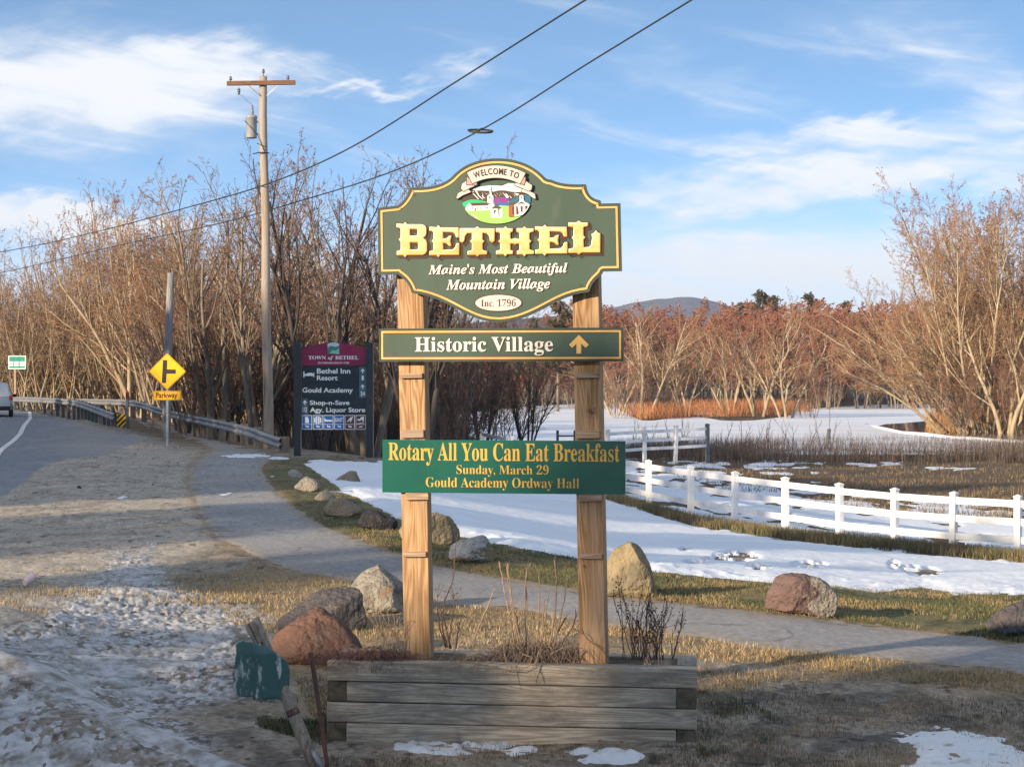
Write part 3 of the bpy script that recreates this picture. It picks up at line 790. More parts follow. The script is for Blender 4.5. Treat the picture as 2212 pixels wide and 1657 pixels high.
def wood_m(name, c1, c2, axis, knot=None, rough=.75, sc=1.0, bump=.3, grey=None, greyr=(.5,.7)):
    m = bpy.data.materials.new(name); m.use_nodes = True
    nt = m.node_tree; N, L = nt.nodes, nt.links; bs = N['Principled BSDF']
    bs.inputs['Roughness'].default_value = rough; bs.inputs['Specular IOR Level'].default_value = .25
    tc = N.new('ShaderNodeTexCoord'); oi = N.new('ShaderNodeObjectInfo')
    add = N.new('ShaderNodeVectorMath'); add.operation = 'ADD'
    L.new(tc.outputs['Object'], add.inputs[0])
    cmb = N.new('ShaderNodeCombineXYZ')
    mul = N.new('ShaderNodeMath'); mul.operation = 'MULTIPLY'; mul.inputs[1].default_value = 13.7
    L.new(oi.outputs['Random'], mul.inputs[0])
    for k in range(3): L.new(mul.outputs[0], cmb.inputs[k])
    L.new(cmb.outputs[0], add.inputs[1])
    st = [9*sc, 9*sc, 9*sc]; st[axis] = .55*sc
    mp = N.new('ShaderNodeMapping'); mp.inputs['Scale'].default_value = st
    L.new(add.outputs[0], mp.inputs[0])
    n1 = N.new('ShaderNodeTexNoise'); n1.inputs['Scale'].default_value = 1.0; n1.inputs['Detail'].default_value = 2; n1.inputs['Distortion'].default_value = .3
    L.new(mp.outputs[0], n1.inputs['Vector'])
    wv = N.new('ShaderNodeMath'); wv.operation = 'MULTIPLY'; wv.inputs[1].default_value = 120
    L.new(n1.outputs['Fac'], wv.inputs[0])
    sn = N.new('ShaderNodeMath'); sn.operation = 'SINE'; L.new(wv.outputs[0], sn.inputs[0])
    n2 = N.new('ShaderNodeTexNoise'); n2.inputs['Scale'].default_value = 6.0; n2.inputs['Detail'].default_value = 6
    L.new(mp.outputs[0], n2.inputs['Vector'])
    sm = N.new('ShaderNodeMath'); sm.operation = 'MULTIPLY_ADD'; sm.inputs[1].default_value = .13; L.new(sn.outputs[0], sm.inputs[0]); L.new(n2.outputs['Fac'], sm.inputs[2])
    mr = N.new('ShaderNodeMapRange'); mr.inputs[1].default_value = .33; mr.inputs[2].default_value = .67
    L.new(sm.outputs[0], mr.inputs[0])
    mx = N.new('ShaderNodeMix'); mx.data_type = 'RGBA'; mx.inputs[6].default_value = (*c1, 1); mx.inputs[7].default_value = (*c2, 1)
    L.new(mr.outputs[0], mx.inputs[0]); last = mx.outputs[2]
    # cracks along the grain
    st2 = [26*sc]*3; st2[axis] = .7*sc
    mp2 = N.new('ShaderNodeMapping'); mp2.inputs['Scale'].default_value = st2; L.new(add.outputs[0], mp2.inputs[0])
    n4 = N.new('ShaderNodeTexNoise'); n4.inputs['Scale'].default_value = 1.0; n4.inputs['Detail'].default_value = 3; L.new(mp2.outputs[0], n4.inputs['Vector'])
    m4 = N.new('ShaderNodeMapRange'); m4.inputs[1].default_value = .66; m4.inputs[2].default_value = .72; L.new(n4.outputs['Fac'], m4.inputs[0])
    mx4 = N.new('ShaderNodeMix'); mx4.data_type = 'RGBA'; L.new(m4.outputs[0], mx4.inputs[0]); L.new(last, mx4.inputs[6]); mx4.inputs[7].default_value = tuple(c*.35 for c in c2)+(1,)
    last = mx4.outputs[2]
    if grey:
        n3 = N.new('ShaderNodeTexNoise'); n3.inputs['Scale'].default_value = 1.6; n3.inputs['Detail'].default_value = 7; n3.inputs['Roughness'].default_value = .7
        st3 = [3*sc]*3; st3[axis] = 1.0*sc
        mp3 = N.new('ShaderNodeMapping'); mp3.inputs['Scale'].default_value = st3; L.new(add.outputs[0], mp3.inputs[0]); L.new(mp3.outputs[0], n3.inputs['Vector'])
        m3 = N.new('ShaderNodeMapRange'); m3.inputs[1].default_value = greyr[0]; m3.inputs[2].default_value = greyr[1]; L.new(n3.outputs['Fac'], m3.inputs[0])
        mx3 = N.new('ShaderNodeMix'); mx3.data_type = 'RGBA'; L.new(m3.outputs[0], mx3.inputs[0]); L.new(last, mx3.inputs[6]); mx3.inputs[7].default_value = (*grey, 1)
        last = mx3.outputs[2]
    L.new(last, bs.inputs['Base Color'])
    bp = N.new('ShaderNodeBump'); bp.inputs['Strength'].default_value = bump; bp.inputs['Distance'].default_value = .004
    L.new(sm.outputs[0], bp.inputs['Height']); L.new(bp.outputs[0], bs.inputs['Normal'])
    return m
PINE = wood_m("pine_post", (.47,.300,.160), (.25,.135,.060), 2, grey=(.30,.215,.145), greyr=(.48,.72))
CLEAT = wood_m("grey_cleat", (.42,.30,.20), (.25,.17,.12), 0, grey=(.30,.24,.20))
TIMBER = wood_m("weathered_timber", (.50,.42,.32), (.27,.22,.165), 0, sc=1.0, bump=.8, grey=(.19,.165,.135), greyr=(.45,.62))
TIMBER_END = M("timber_end_grain", (.17,.135,.09), (.06,.05,.04), rough=.95, scale=11, bump=.5, bscale=50, spec=.1)
NAIL = M("rusty_nail", (.05,.035,.03), rough=.7, metal=.5, scale=20, bump=.1)

KNOT, KNOT_RING = M("knot_wood", (.10,.045,.022), (.16,.08,.04), rough=.8, scale=60, bump=.3), M("knot_ring", (.24,.125,.055), (.33,.19,.09), rough=.8, scale=40, bump=.2)
# ------------------------------------------------------------------ welcome sign
SIGN_Y, YAW = 10.25, R(-7)
sign = empty("welcome_sign", (-.030, SIGN_Y, 0), (0, 0, YAW))
tag(sign, "tall dark green village welcome sign with gold border on two thick pine posts", "sign")
kx = .29815/396/math.cos(YAW); kz = .29815/396
def zof(py, Y=10.14): return EYE - (py-CY)/FPX*Y
for sx, roll in ((-.487, -1.12), (.492, -1.12)):
    post = MB()
    post.box(-.0735, .0735, -.0735, .0735, -.35, 2.90)
    po = post.build("post", PINE, sign, bevel=.006, loc=(sx, .035, 0), rot=(0, R(roll), R(.5 if sx < 0 else -2)))
    for kx_, kz_, r_ in (((.02, 1.80, .019), (-.035, .95, .010)) if sx > 0 else ((.03, 1.33, .008), (-.04, 2.2, .012))):
        kn = MB(); kn.tube([(kx_,-.0752,kz_), (kx_,-.07,kz_)], r_*1.7, 14, 1); kn.tube([(kx_+.002,-.0762,kz_+.002), (kx_,-.07,kz_)], r_, 14, 0); kn.build("knot", [KNOT, KNOT_RING], po)
    for py, w, h, dx in ((813,.124,.027,.0), (940,.128,.044,0.0), (1075,.128,.046,.006 if sx > 0 else .02), (1203,.128,.027,.0)):
        mb = MB(); mb.box(-w/2, w/2, -.1, -.0725, -h/2, h/2)
        cl = mb.build("cleat", CLEAT, po, bevel=.003, loc=(dx, 0, zof(py)+.004), rot=(0, R(random.Random(py+sx).uniform(-1, 1)), 0))
F1 = Face(1020, 668, kx*1.01, kz*1.034, 0.0, lambda y: .0211-(y-450)*.000024)
outline = ([(145,452),(285,437)] + bez((288,437),(340,410),(372,350),(384,314)) + [(388,311)] + bez((395,310),(540,312),(600,292),(640,268),(668,250),n=8)
           + bez((690,232),(820,88),(1020,82),(1220,78),(1365,240),n=22) + bez((1385,248),(1420,240),(1420,285),(1560,286),(1646,280),n=8)
           + bez((1652,284),(1660,345),(1690,385),(1750,393),n=8) + [(1755,398),(1758,417),(1895,414),(1902,896),(1772,898)]
           + bez((1766,902),(1760,935),(1690,955),(1672,1040),n=8) + bez((1664,1046),(1500,1060),(1420,1115),(1330,1170),(1200,1248),(1030,1254),n=14)
           + bez((1010,1254),(840,1250),(740,1165),(640,1108),(530,1060),(400,1046),n=14) + bez((388,1040),(380,1000),(345,945),(292,918),n=8) + [(288,913),(148,915)])
panel = shape("welcome_panel", [outline], F1, [SG], sign, .115, extrude=.016)
panel.location = (-.033, -.088, zof(516.3)); panel.rotation_euler = (0, R(-.40), 0)
YF = .0165
band("panel_edge", outline, -.0005, .012, F1, SG_EDGE, panel, YF, .0015)
band("border", outline, .0155, .0265, F1, GOLD, panel, YF, .0025)
band("border_outline", outline, .0140, .0280, F1, UMBER, panel, YF, .0012)
for x, y in ((318,455),(418,362),(1700,432),(1610,335),(1610,997),(425,1018)):
    u, v = F1.pt(x, y); scr = MB(); scr.tube([(u, -YF-.003, v), (u, -YF+.002, v)], .0035, 8); scr.build("screw", NAIL, panel)

LET = {
 'B': [[(0,1),(.22,.98),(.28,1.05),(.34,.98),(.82,.98),(.93,.94),(.985,.86),(.985,.68),(.95,.60),(.87,.54),(.96,.48),(1,.40),(1,.13),(.95,.05),(.86,0),(.34,0),(.28,-.07),(.22,0),(0,0),(0,.13),(.10,.16),(.13,.2),(.13,.43),(.07,.5),(.13,.57),(.13,.82),(.10,.85),(0,.88)],
       [(.44,.62),(.44,.82),(.64,.82),(.68,.79),(.68,.65),(.64,.62)], [(.44,.18),(.44,.40),(.66,.40),(.70,.37),(.70,.21),(.66,.18)]],
 'E': [[(0,1),(.24,.98),(.30,1.06),(.36,.98),(.98,.98),(1,.62),(.9,.62),(.86,.72),(.78,.80),(.46,.81),(.46,.58),(.58,.60),(.66,.68),(.74,.68),(.71,.5),(.74,.32),(.66,.32),(.58,.41),(.46,.43),(.46,.19),(.78,.20),(.86,.28),(.9,.42),(1,.42),(1,0),(.36,0),(.30,-.08),(.24,0),(0,0),(0,.14),(.10,.16),(.13,.2),(.13,.43),(.07,.5),(.13,.57),(.13,.80),(.10,.84),(0,.86)]],
 'T': [[(0,1),(.44,1),(.5,1.07),(.56,1),(1,1),(1,.52),(.93,.44),(.86,.52),(.84,.70),(.78,.80),(.655,.82),(.655,.57),(.71,.5),(.655,.43),(.655,.2),(.68,.16),(.78,.14),(.78,0),(.56,0),(.5,-.08),(.44,0),(.22,0),(.22,.14),(.32,.16),(.345,.2),(.345,.43),(.29,.5),(.345,.57),(.345,.82),(.22,.80),(.16,.70),(.14,.52),(.07,.44),(0,.52)]],
 'H': [[(0,1),(.2,1),(.25,1.07),(.30,1),(.45,1),(.45,.86),(.40,.84),(.385,.8),(.385,.59),(.44,.59),(.5,.63),(.56,.59),(.615,.59),(.615,.8),(.60,.84),(.55,.86),(.55,1),(.70,1),(.75,1.07),(.80,1),(1,1),(1,.86),(.91,.83),(.89,.8),(.89,.57),(.94,.5),(.89,.43),(.89,.2),(.91,.17),(1,.14),(1,0),(.8,0),(.75,-.08),(.7,0),(.55,0),(.55,.14),(.60,.16),(.615,.2),(.615,.41),(.56,.41),(.5,.37),(.44,.41),(.385,.41),(.385,.2),(.40,.16),(.45,.14),(.45,0),(.3,0),(.25,-.08),(.2,0),(0,0),(0,.14),(.09,.17),(.11,.2),(.11,.43),(.06,.5),(.11,.57),(.11,.8),(.09,.83),(0,.86)]],
 'L': [[(0,1),(.24,1),(.32,1.06),(.40,1),(.62,1),(.62,.87),(.50,.85),(.475,.82),(.475,.57),(.53,.5),(.475,.43),(.475,.18),(.64,.19),(.70,.26),(.74,.5),(.72,.62),(.80,.66),(.86,.75),(.92,.66),(1,.64),(1,0),(.4,0),(.32,-.07),(.24,0),(0,0),(0,.13),(.12,.15),(.155,.19),(.155,.43),(.10,.5),(.155,.57),(.155,.82),(.12,.85),(0,.87)]]}
def big_letters(name, mat, y, extrude, bevel, dx, dy, off):
    polys = []
    for ch, x0, x1, yt, yb in (('B',285,508,562,783),('E',524,741,584,783),('T',744,998,594,781),('H',1006,1279,594,779),('E',1287,1519,580,775),('L',1527,1754,553,768)):
        for p in LET[ch]:
            polys.append([(x0+u*(x1-x0)+dx, yb-v*(yb-yt)+dy) for u, v in p])
    o = shape(name, polys, F1, mat, panel, y, extrude, bevel, off)
    return o
big_letters("lettering_shadow", UMBER, YF+.001, .001, 0, 18, 18, .0035)
big_letters("lettering_shadow", UMBER, YF+.0022, .001, 0, 9, 9, .0035)
big_letters("lettering_outline", UMBER, YF+.0034, .001, 0, 0, 0, .0042)
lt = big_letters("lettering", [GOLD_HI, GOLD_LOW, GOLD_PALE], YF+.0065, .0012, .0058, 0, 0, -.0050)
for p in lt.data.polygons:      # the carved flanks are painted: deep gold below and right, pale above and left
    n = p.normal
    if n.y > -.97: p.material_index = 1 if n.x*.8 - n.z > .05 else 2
def rotated_text(name, s, x0, y0, x1, y1, mat, style, y, off=0.0, rot=0.0, F=F1, parent=panel):
    o = fit_text(name, s, F, x0, y0, x1, y1, mat, parent, y, style, off)
    return o
fit_text("lettering", "Maine's Most Beautiful", F1, 512, 836, 1516, 935, CREAM, panel, YF+.003, 'bi', .006)
fit_text("lettering", "Mountain Village", F1, 640, 946, 1390, 1044, CREAM, panel, YF+.003, 'bi', .006)
fit_text("lettering_shadow", "Maine's Most Beautiful", F1, 519, 841, 1523, 940, UMBER, panel, YF+.0015, 'bi', .006)
fit_text("lettering_shadow", "Mountain Village", F1, 647, 951, 1397, 1049, UMBER, panel, YF+.0015, 'bi', .006)
shape("plaque_outline", [arc(1018,1118,174,63,0,360,40)[:-1]], F1, UMBER, panel, YF+.001)
shape("plaque", [arc(1018,1118,166,56,0,360,40)[:-1]], F1, PINK, panel, YF+.003)
fit_text("lettering", "Inc. 1796", F1, 893, 1091, 1144, 1145, BLACK, panel, YF+.005, 'b')

# emblem (coordinates of the enlarged crop brought to the panel's)
def em(l): return [(816+x*.2985, 98.9+y*.2985) for x, y in l]
ELL = arc(1008, 385, 250, 176, 0, 360, 48)[:-1]
ELLO = arc(1008, 385, 257, 183, 0, 360, 48)[:-1]
topcut = [(700,335),(812,318),(872,300),(876,280),(960,277),(1050,282),(1095,268),(1150,272),(1200,290),(1205,305),(1300,345),(1300,700),(700,700)]
mats_e = dict(sky=paint_m("emblem_sky", (.45,.66,.72)), cloud=paint_m("emblem_haze", (.72,.74,.66)), mount=paint_m("emblem_mountain", (.055,.035,.025)),
  white=paint_m("emblem_white", (.78,.74,.70)), purple=paint_m("emblem_purple", (.20,.035,.24)), blue=paint_m("emblem_blue", (.045,.10,.36)),
  teal=paint_m("emblem_teal", (.02,.115,.19)), green=paint_m("emblem_green", (.012,.42,.16)), lawn=paint_m("emblem_lawn", (.28,.66,.12)),
  brick=paint_m("emblem_brick", (.34,.085,.035)), road=paint_m("emblem_path", (.45,.36,.30)), roof=paint_m("emblem_roof", (.10,.03,.025)), shade=paint_m("emblem_shade", (.07,.07,.035)))
emb = shape("emblem", [clip(ELLO, topcut)], F1, UMBER, panel, YF+.001)
EY = [YF+.0022]
def ep(name, poly, m, crop8=True, step=.0006, raw=False):
    q = em(poly) if crop8 else poly
    if not raw: q = clip(q, ELL)
    if len(q) < 3: return
    o = shape(name, [q], F1, mats_e[m] if isinstance(m, str) else m, emb, EY[0]-YF-.001, .0004)
    EY[0] += step
cut_in = [(700,345),(815,328),(880,302),(960,292),(1050,294),(1095,276),(1150,278),(1195,295),(1205,318),(1300,355),(1300,420),(700,420)]
ep("picture_sky", cut_in, "sky", False)
ep("picture_haze", [(700,362),(800,350),(900,335),(1000,338),(1100,318),(1200,320),(1300,352),(1300,420),(700,420)], "cloud", False)
ep("picture_mountain", [(-300,760),(-60,770),(60,750),(180,770),(300,770),(470,775),(580,795),(700,765),(860,762),(1000,790),(1130,800),(1280,790),(1500,830),(1500,1000),(-300,1060)], "mount")
for q in ([(70,800),(110,775),(85,830),(225,965),(205,975),(65,830)], [(130,770),(180,775),(225,880),(330,975),(320,985),(215,900)], [(300,800),(330,860),(322,870)], [(360,810),(430,850),(425,858)],
          [(300,880),(325,870),(330,920),(375,940),(370,955),(312,930)], [(590,830),(650,910),(640,915)], [(640,800),(690,860),(684,866)], [(720,790),(770,860),(765,868)], [(790,800),(880,880),(850,885)],
          [(880,830),(960,920),(905,945),(860,900)], [(960,870),(1020,940),(1000,945)], [(1040,830),(1110,900),(1100,905)], [(1070,820),(1200,850),(1150,890)], [(715,880),(735,880),(725,900)]):
    ep("picture_ski_trail", q, "white", step=0)
EY[0] += .0006
ep("picture_hill", [(575,945),(700,930),(830,925),(960,965),(900,1060),(600,1060)], "purple")
ep("picture_hill", [(600,1065),(750,1050),(880,1060),(960,1020),(1060,950),(1240,880),(1500,840),(1500,1140),(620,1120)], "teal")
ep("picture_lake", [(600,1075),(760,1062),(900,1055),(960,1040),(960,1120),(620,1130)], "blue")
ep("picture_hill", [(-250,1090),(-60,1010),(40,980),(180,985),(300,1010),(460,1040),(470,1120),(-240,1160)], "green")
ep("picture_lawn", [(-300,1220),(300,1180),(620,1120),(960,1130),(1600,1130),(1600,1650),(-300,1650)], "lawn")
ep("picture_path", [(-120,1320),(60,1335),(150,1380),(200,1460),(60,1440)], "road")
ep("picture_church", [(-110,1180),(-10,1060),(60,1130),(440,1115),(540,1045),(620,1130),(560,1225),(480,1230),(-60,1255)], "white")
ep("picture_roof", [(20,1070),(510,1050),(440,1120),(240,1125),(60,1135)], "roof")
ep("picture_steeple", [(430,1060),(430,900),(470,870),(505,640),(540,870),(578,900),(575,1060)], "white")
for q in ([(470,905),(490,905),(490,970),(470,970)], [(508,905),(528,905),(528,970),(508,970)], [(490,800),(503,680),(503,860),(478,870)], [(125,1180),(150,1180),(148,1245),(125,1245)],
          [(60,1160),(72,1160),(72,1210),(60,1210)], [(190,1160),(204,1160),(204,1215),(190,1215)], [(250,1160),(264,1160),(264,1215),(250,1215)], [(400,1150),(412,1150),(412,1200),(400,1200)], [(430,1150),(442,1150),(442,1200),(430,1200)]):
    ep("picture_window", q, "shade", step=0)
EY[0] += .0006
ep("picture_gazebo", [(505,1200),(800,1190),(800,1390),(770,1410),(540,1410),(510,1380)], "white")
ep("picture_roof", [(520,1205),(600,1130),(650,1095),(700,1130),(785,1190),(720,1210),(640,1195)], "shade")
for q in ([(585,1235),(640,1225),(640,1250),(590,1330)], [(690,1205),(720,1215),(722,1395),(705,1395)]): ep("picture_gap", q, "shade", step=0)
EY[0] += .0006
ep("picture_brick_house", [(945,1120),(1090,1115),(1090,1390),(945,1390)], "brick")
ep("picture_roof", [(945,1115),(990,1050),(1200,1040),(1100,1110)], "shade")
ep("picture_portico", [(1085,1110),(1190,1050),(1215,1010),(1215,880),(1300,880),(1310,1000),(1345,1040),(1470,1110),(1470,1300),(1090,1390)], "white")
for q in ([(1140,1095),(1260,1030),(1370,1095),(1260,1080)], [(1250,900),(1272,900),(1272,960),(1250,960)], [(1035,1150),(1065,1150),(1065,1330),(1035,1330)], [(1125,1140),(1160,1140),(1190,1280),(1185,1330),(1130,1340)], [(1230,1140),(1290,1140),(1280,1300),(1240,1260)], [(1340,1130),(1410,1125),(1400,1180),(1350,1230)]):
    ep("picture_window", q, "roof", step=0)
EY[0] += .0006
# ribbon
def arcband(r0, r1, a0, a1, cx, cy, n=20):
    o = [(cx+r1*math.sin(R(a0+(a1-a0)*i/n)), cy-r1*math.cos(R(a0+(a1-a0)*i/n))) for i in range(n+1)]
    return o + [(cx+r0*math.sin(R(a1-(a1-a0)*i/n)), cy-r0*math.cos(R(a1-(a1-a0)*i/n))) for i in range(n+1)]
RC = (1012, 610, 372, 458)
for q, m in (([(722,385),(735,350),(800,318),(828,340),(770,362),(735,384)], PINK), ([(1293,384),(1286,352),(1240,330),(1200,318),(1195,338),(1240,352),(1280,384)], PINK),
             ([(758,318),(764,285),(800,262),(868,262),(874,290),(820,312),(775,336)], PINK), ([(1268,292),(1262,322),(1245,332),(1205,315),(1148,292),(1152,262),(1215,258)], PINK),
             ([(800,236),(800,290),(868,292),(872,268),(835,262)], PINK_D), ([(1222,236),(1220,262),(1212,288),(1150,270),(1155,250),(1190,240)], PINK_D)):
    shape("ribbon_outline", [inset(q, -5)], F1, UMBER, emb, EY[0]-YF-.001, .0004)
    shape("ribbon", [q], F1, m, emb, EY[0]-YF-.0004, .0004); EY[0] += .0012
q = arcband(RC[2]-2, RC[3]-4, -27.5, 27.5, RC[0], RC[1])
shape("ribbon_outline", [inset(q, -5)], F1, UMBER, emb, EY[0]-YF-.001, .0004); EY[0] += .0007
shape("ribbon", [q], F1, PINK, emb, EY[0]-YF-.001, .0004); EY[0] += .001
def arc_text(name, s, r, a0, a1, h, mat, y):
    """letters set one by one along the ribbon's curve"""
    ws = []
    for ch in s:
        if ch == ' ': ws.append((None, .32)); continue
        me = text_mesh(ch, 'sans', .022); co = np.array([v.co[:] for v in me.vertices]); ws.append((me, co[:,0].max()-co[:,0].min()+.10))
    tot = sum(w for _, w in ws); v, f = [], []; pos = 0
    for me, w in ws:
        if me is not None:
            co = np.array([q.co[:] for q in me.vertices]); lo, hi = co.min(0), co.max(0)
            ang = R(a0+(a1-a0)*(pos+w/2)/tot); sc = h/(hi[1]-lo[1])
            wid = math.pi*r*(a1-a0)/180/tot*(w-.10)
            b = len(v)
            for p in co:
                lx = ((p[0]-lo[0])/(hi[0]-lo[0])-.5)*wid; ly = (p[1]-lo[1])*sc + r
                X = RC[0] + lx*math.cos(ang) + ly*math.sin(ang); Yy = RC[1] + lx*math.sin(ang) - ly*math.cos(ang)
                u, z = F1.pt(X, Yy); v.append((u, -y, z))
            for pl in me.polygons: f.append(tuple(b+i for i in pl.vertices))
            bpy.data.meshes.remove(me)
        pos += w
    mb = MB(); mb.add(v, f); return mb.build(name, mat, emb)
arc_text("lettering", "WELCOME TO", 393, -23.5, 23.5, 44, BLACK, EY[0]-YF+YF-.0165+.001)

def join_children(o):
    """melts the flat pieces of a picture into that picture's own mesh"""
    mats = list(o.data.materials); v = [tuple(q.co) for q in o.data.vertices]; f = [tuple(p.vertices) for p in o.data.polygons]; mi = [p.material_index for p in o.data.polygons]
    for ch in list(o.children):
        Mx = Matrix.Translation(ch.location); b = len(v)
        v += [tuple(Mx @ q.co) for q in ch.data.vertices]
        im = []
        for m in ch.data.materials:
            if m not in mats: mats.append(m)
            im.append(mats.index(m))
        for p in ch.data.polygons: f.append(tuple(b+i for i in p.vertices)); mi.append(im[p.material_index])
        bpy.data.objects.remove(ch)
    me = bpy.data.meshes.new(o.name); me.from_pydata(v, [], f)
    for m in mats: me.materials.append(m)
    me.polygons.foreach_set("material_index", mi); me.update(); o.data = me
join_children(emb)
# second board
F2 = Face(1031, 1437, kx*1.012, kz)
R2 = [(150,1316),(1911,1316),(1911,1558),(150,1558)]
board = shape("direction_board", [R2], F2, SG, sign, .0, extrude=.014)
board.location = (-.022, -.086, zof(745)); board.rotation_euler = (0, R(-.02), 0)
band("panel_edge", R2, -.0005, .009, F2, SG_EDGE, board, .0145, .0012)
band("border_outline", R2, .0115, .0255, F2, UMBER, board, .0145, .0012)
band("border", R2, .0130, .0240, F2, GOLD, board, .0145, .0025)
fit_text("lettering_shadow", "Historic Village", F2, 419, 1385, 1416, 1522, UMBER, board, .0150, 'b', .004)
fit_text("lettering", "Historic Village", F2, 413, 1379, 1410, 1516, CREAM, board, .0168, 'b', .004)
shape("arrow", [[(1577,1503),(1577,1430),(1546,1460),(1524,1438),(1594,1367),(1665,1438),(1643,1460),(1611,1430),(1611,1503)]], F2, GOLD, board, .016)

# removable breakfast board, slotted between the cleats
F3 = Face(1006.5, 400, 1.01*.31153/396/math.cos(YAW), .31153/396)
banner = shape("breakfast_sign", [[(165,214),(1848,214),(1848,585),(165,585)]], F3, BANNER_GREEN, None, 0, extrude=.009)
banner.matrix_world = Matrix.Translation((.006, SIGN_Y, 0)) @ Matrix.Rotation(YAW, 4, 'Z') @ Matrix.Translation((-.047, -.066, zof(1009.5))) @ Matrix.Rotation(R(.12), 4, 'Y')
tag(banner, "bright green breakfast notice board with amber lettering slotted across the two posts", "sign")
fit_text("lettering", "Rotary All You Can Eat Breakfast", F3, 207, 232, 1808, 394, AMBER, banner, .010, 'b', .0)
fit_text("lettering", "Sunday, March 29", F3, 684, 385, 1322, 468, AMBER, banner, .010, 'b', -.008)
fit_text("lettering", "Gould Academy Ordway Hall", F3, 470, 475, 1532, 563, AMBER, banner, .010, 'b', -.008)

# ------------------------------------------------------------------ planter of stacked timbers
PL = empty("planter_box", (-.0115, 10.06, 0), (0, R(-.0), R(-5.2)))
tag(PL, "long low planter box of stacked weathered grey timbers at the foot of the welcome sign", "planter")
W, D, H, T_ = 2.02, .50, .112, .108
PL.rotation_euler = (0, R(.35), R(-5.2))
rr = random.Random(4)
def timber(x0, x1, y0, y1, z0, mats, sag=0):
    mb = MB(); n = 14 if (x1-x0) > .5 else 1
    j = lambda: rr.uniform(-.002, .002)
    mb.box(x0, x1, y0, y1, z0, z0+H-.004)
    o = mb.build("timber", mats, PL, bevel=.007)
    o.location = (j(), j(), 0); o.rotation_euler = (0, R(rr.uniform(-.12,.12)), R(rr.uniform(-.15,.15)))
    return o
def end_block(x0, x1, y0, y1, z0):
    """a side timber running back, its end grain to the front"""
    mb = MB(); mb.box(x0, x1, y0, y1, z0, z0+H-.004, 0)
    o = mb.build("timber", [TIMBER_D, TIMBER_END], PL, bevel=.006)
    for p in o.data.polygons:
        if p.normal.y < -.9: p.material_index = 1
    o.location = (0, rr.uniform(.0, .006), 0)
TIMBER_D = wood_m("weathered_side_timber", (.32,.27,.20), (.17,.14,.11), 1, sc=1.0, bump=.6, grey=(.085,.082,.082), greyr=(.46,.66))
for lev in range(4):
    z = -.02 + lev*H
    full = lev in (1, 3)
    x = W/2 if full else W/2-T_-.002
    timber(-x, x, 0, T_, z, TIMBER)
    timber(-x, x, D-T_, D, z, TIMBER)
    for s in (-1, 1):
        a, b = (-W/2, -W/2+T_) if s < 0 else (W/2-T_, W/2)
        if full: end_block(a, b, T_+.002, D-T_-.002, z)
        else: end_block(a, b, .004, D-.004, z)
soil_m = M("planter_soil", (.060,.045,.035), (.12,.085,.06), rough=1, scale=18, bump=1, bscale=45, spec=.05, bdist=.02)
nx, ny = 90, 20
xs, ys = np.meshgrid(np.linspace(-W/2+T_-.01, W/2-T_+.01, nx), np.linspace(T_-.01, D-T_+.01, ny))
zs = .355 + (fbm(xs*9, ys*9, 4, 91)-.5)*.07
np_mesh("soil", np.stack([xs, ys, zs], -1).reshape(-1, 3), grid_faces(ny, nx), soil_m, PL, smooth=True)
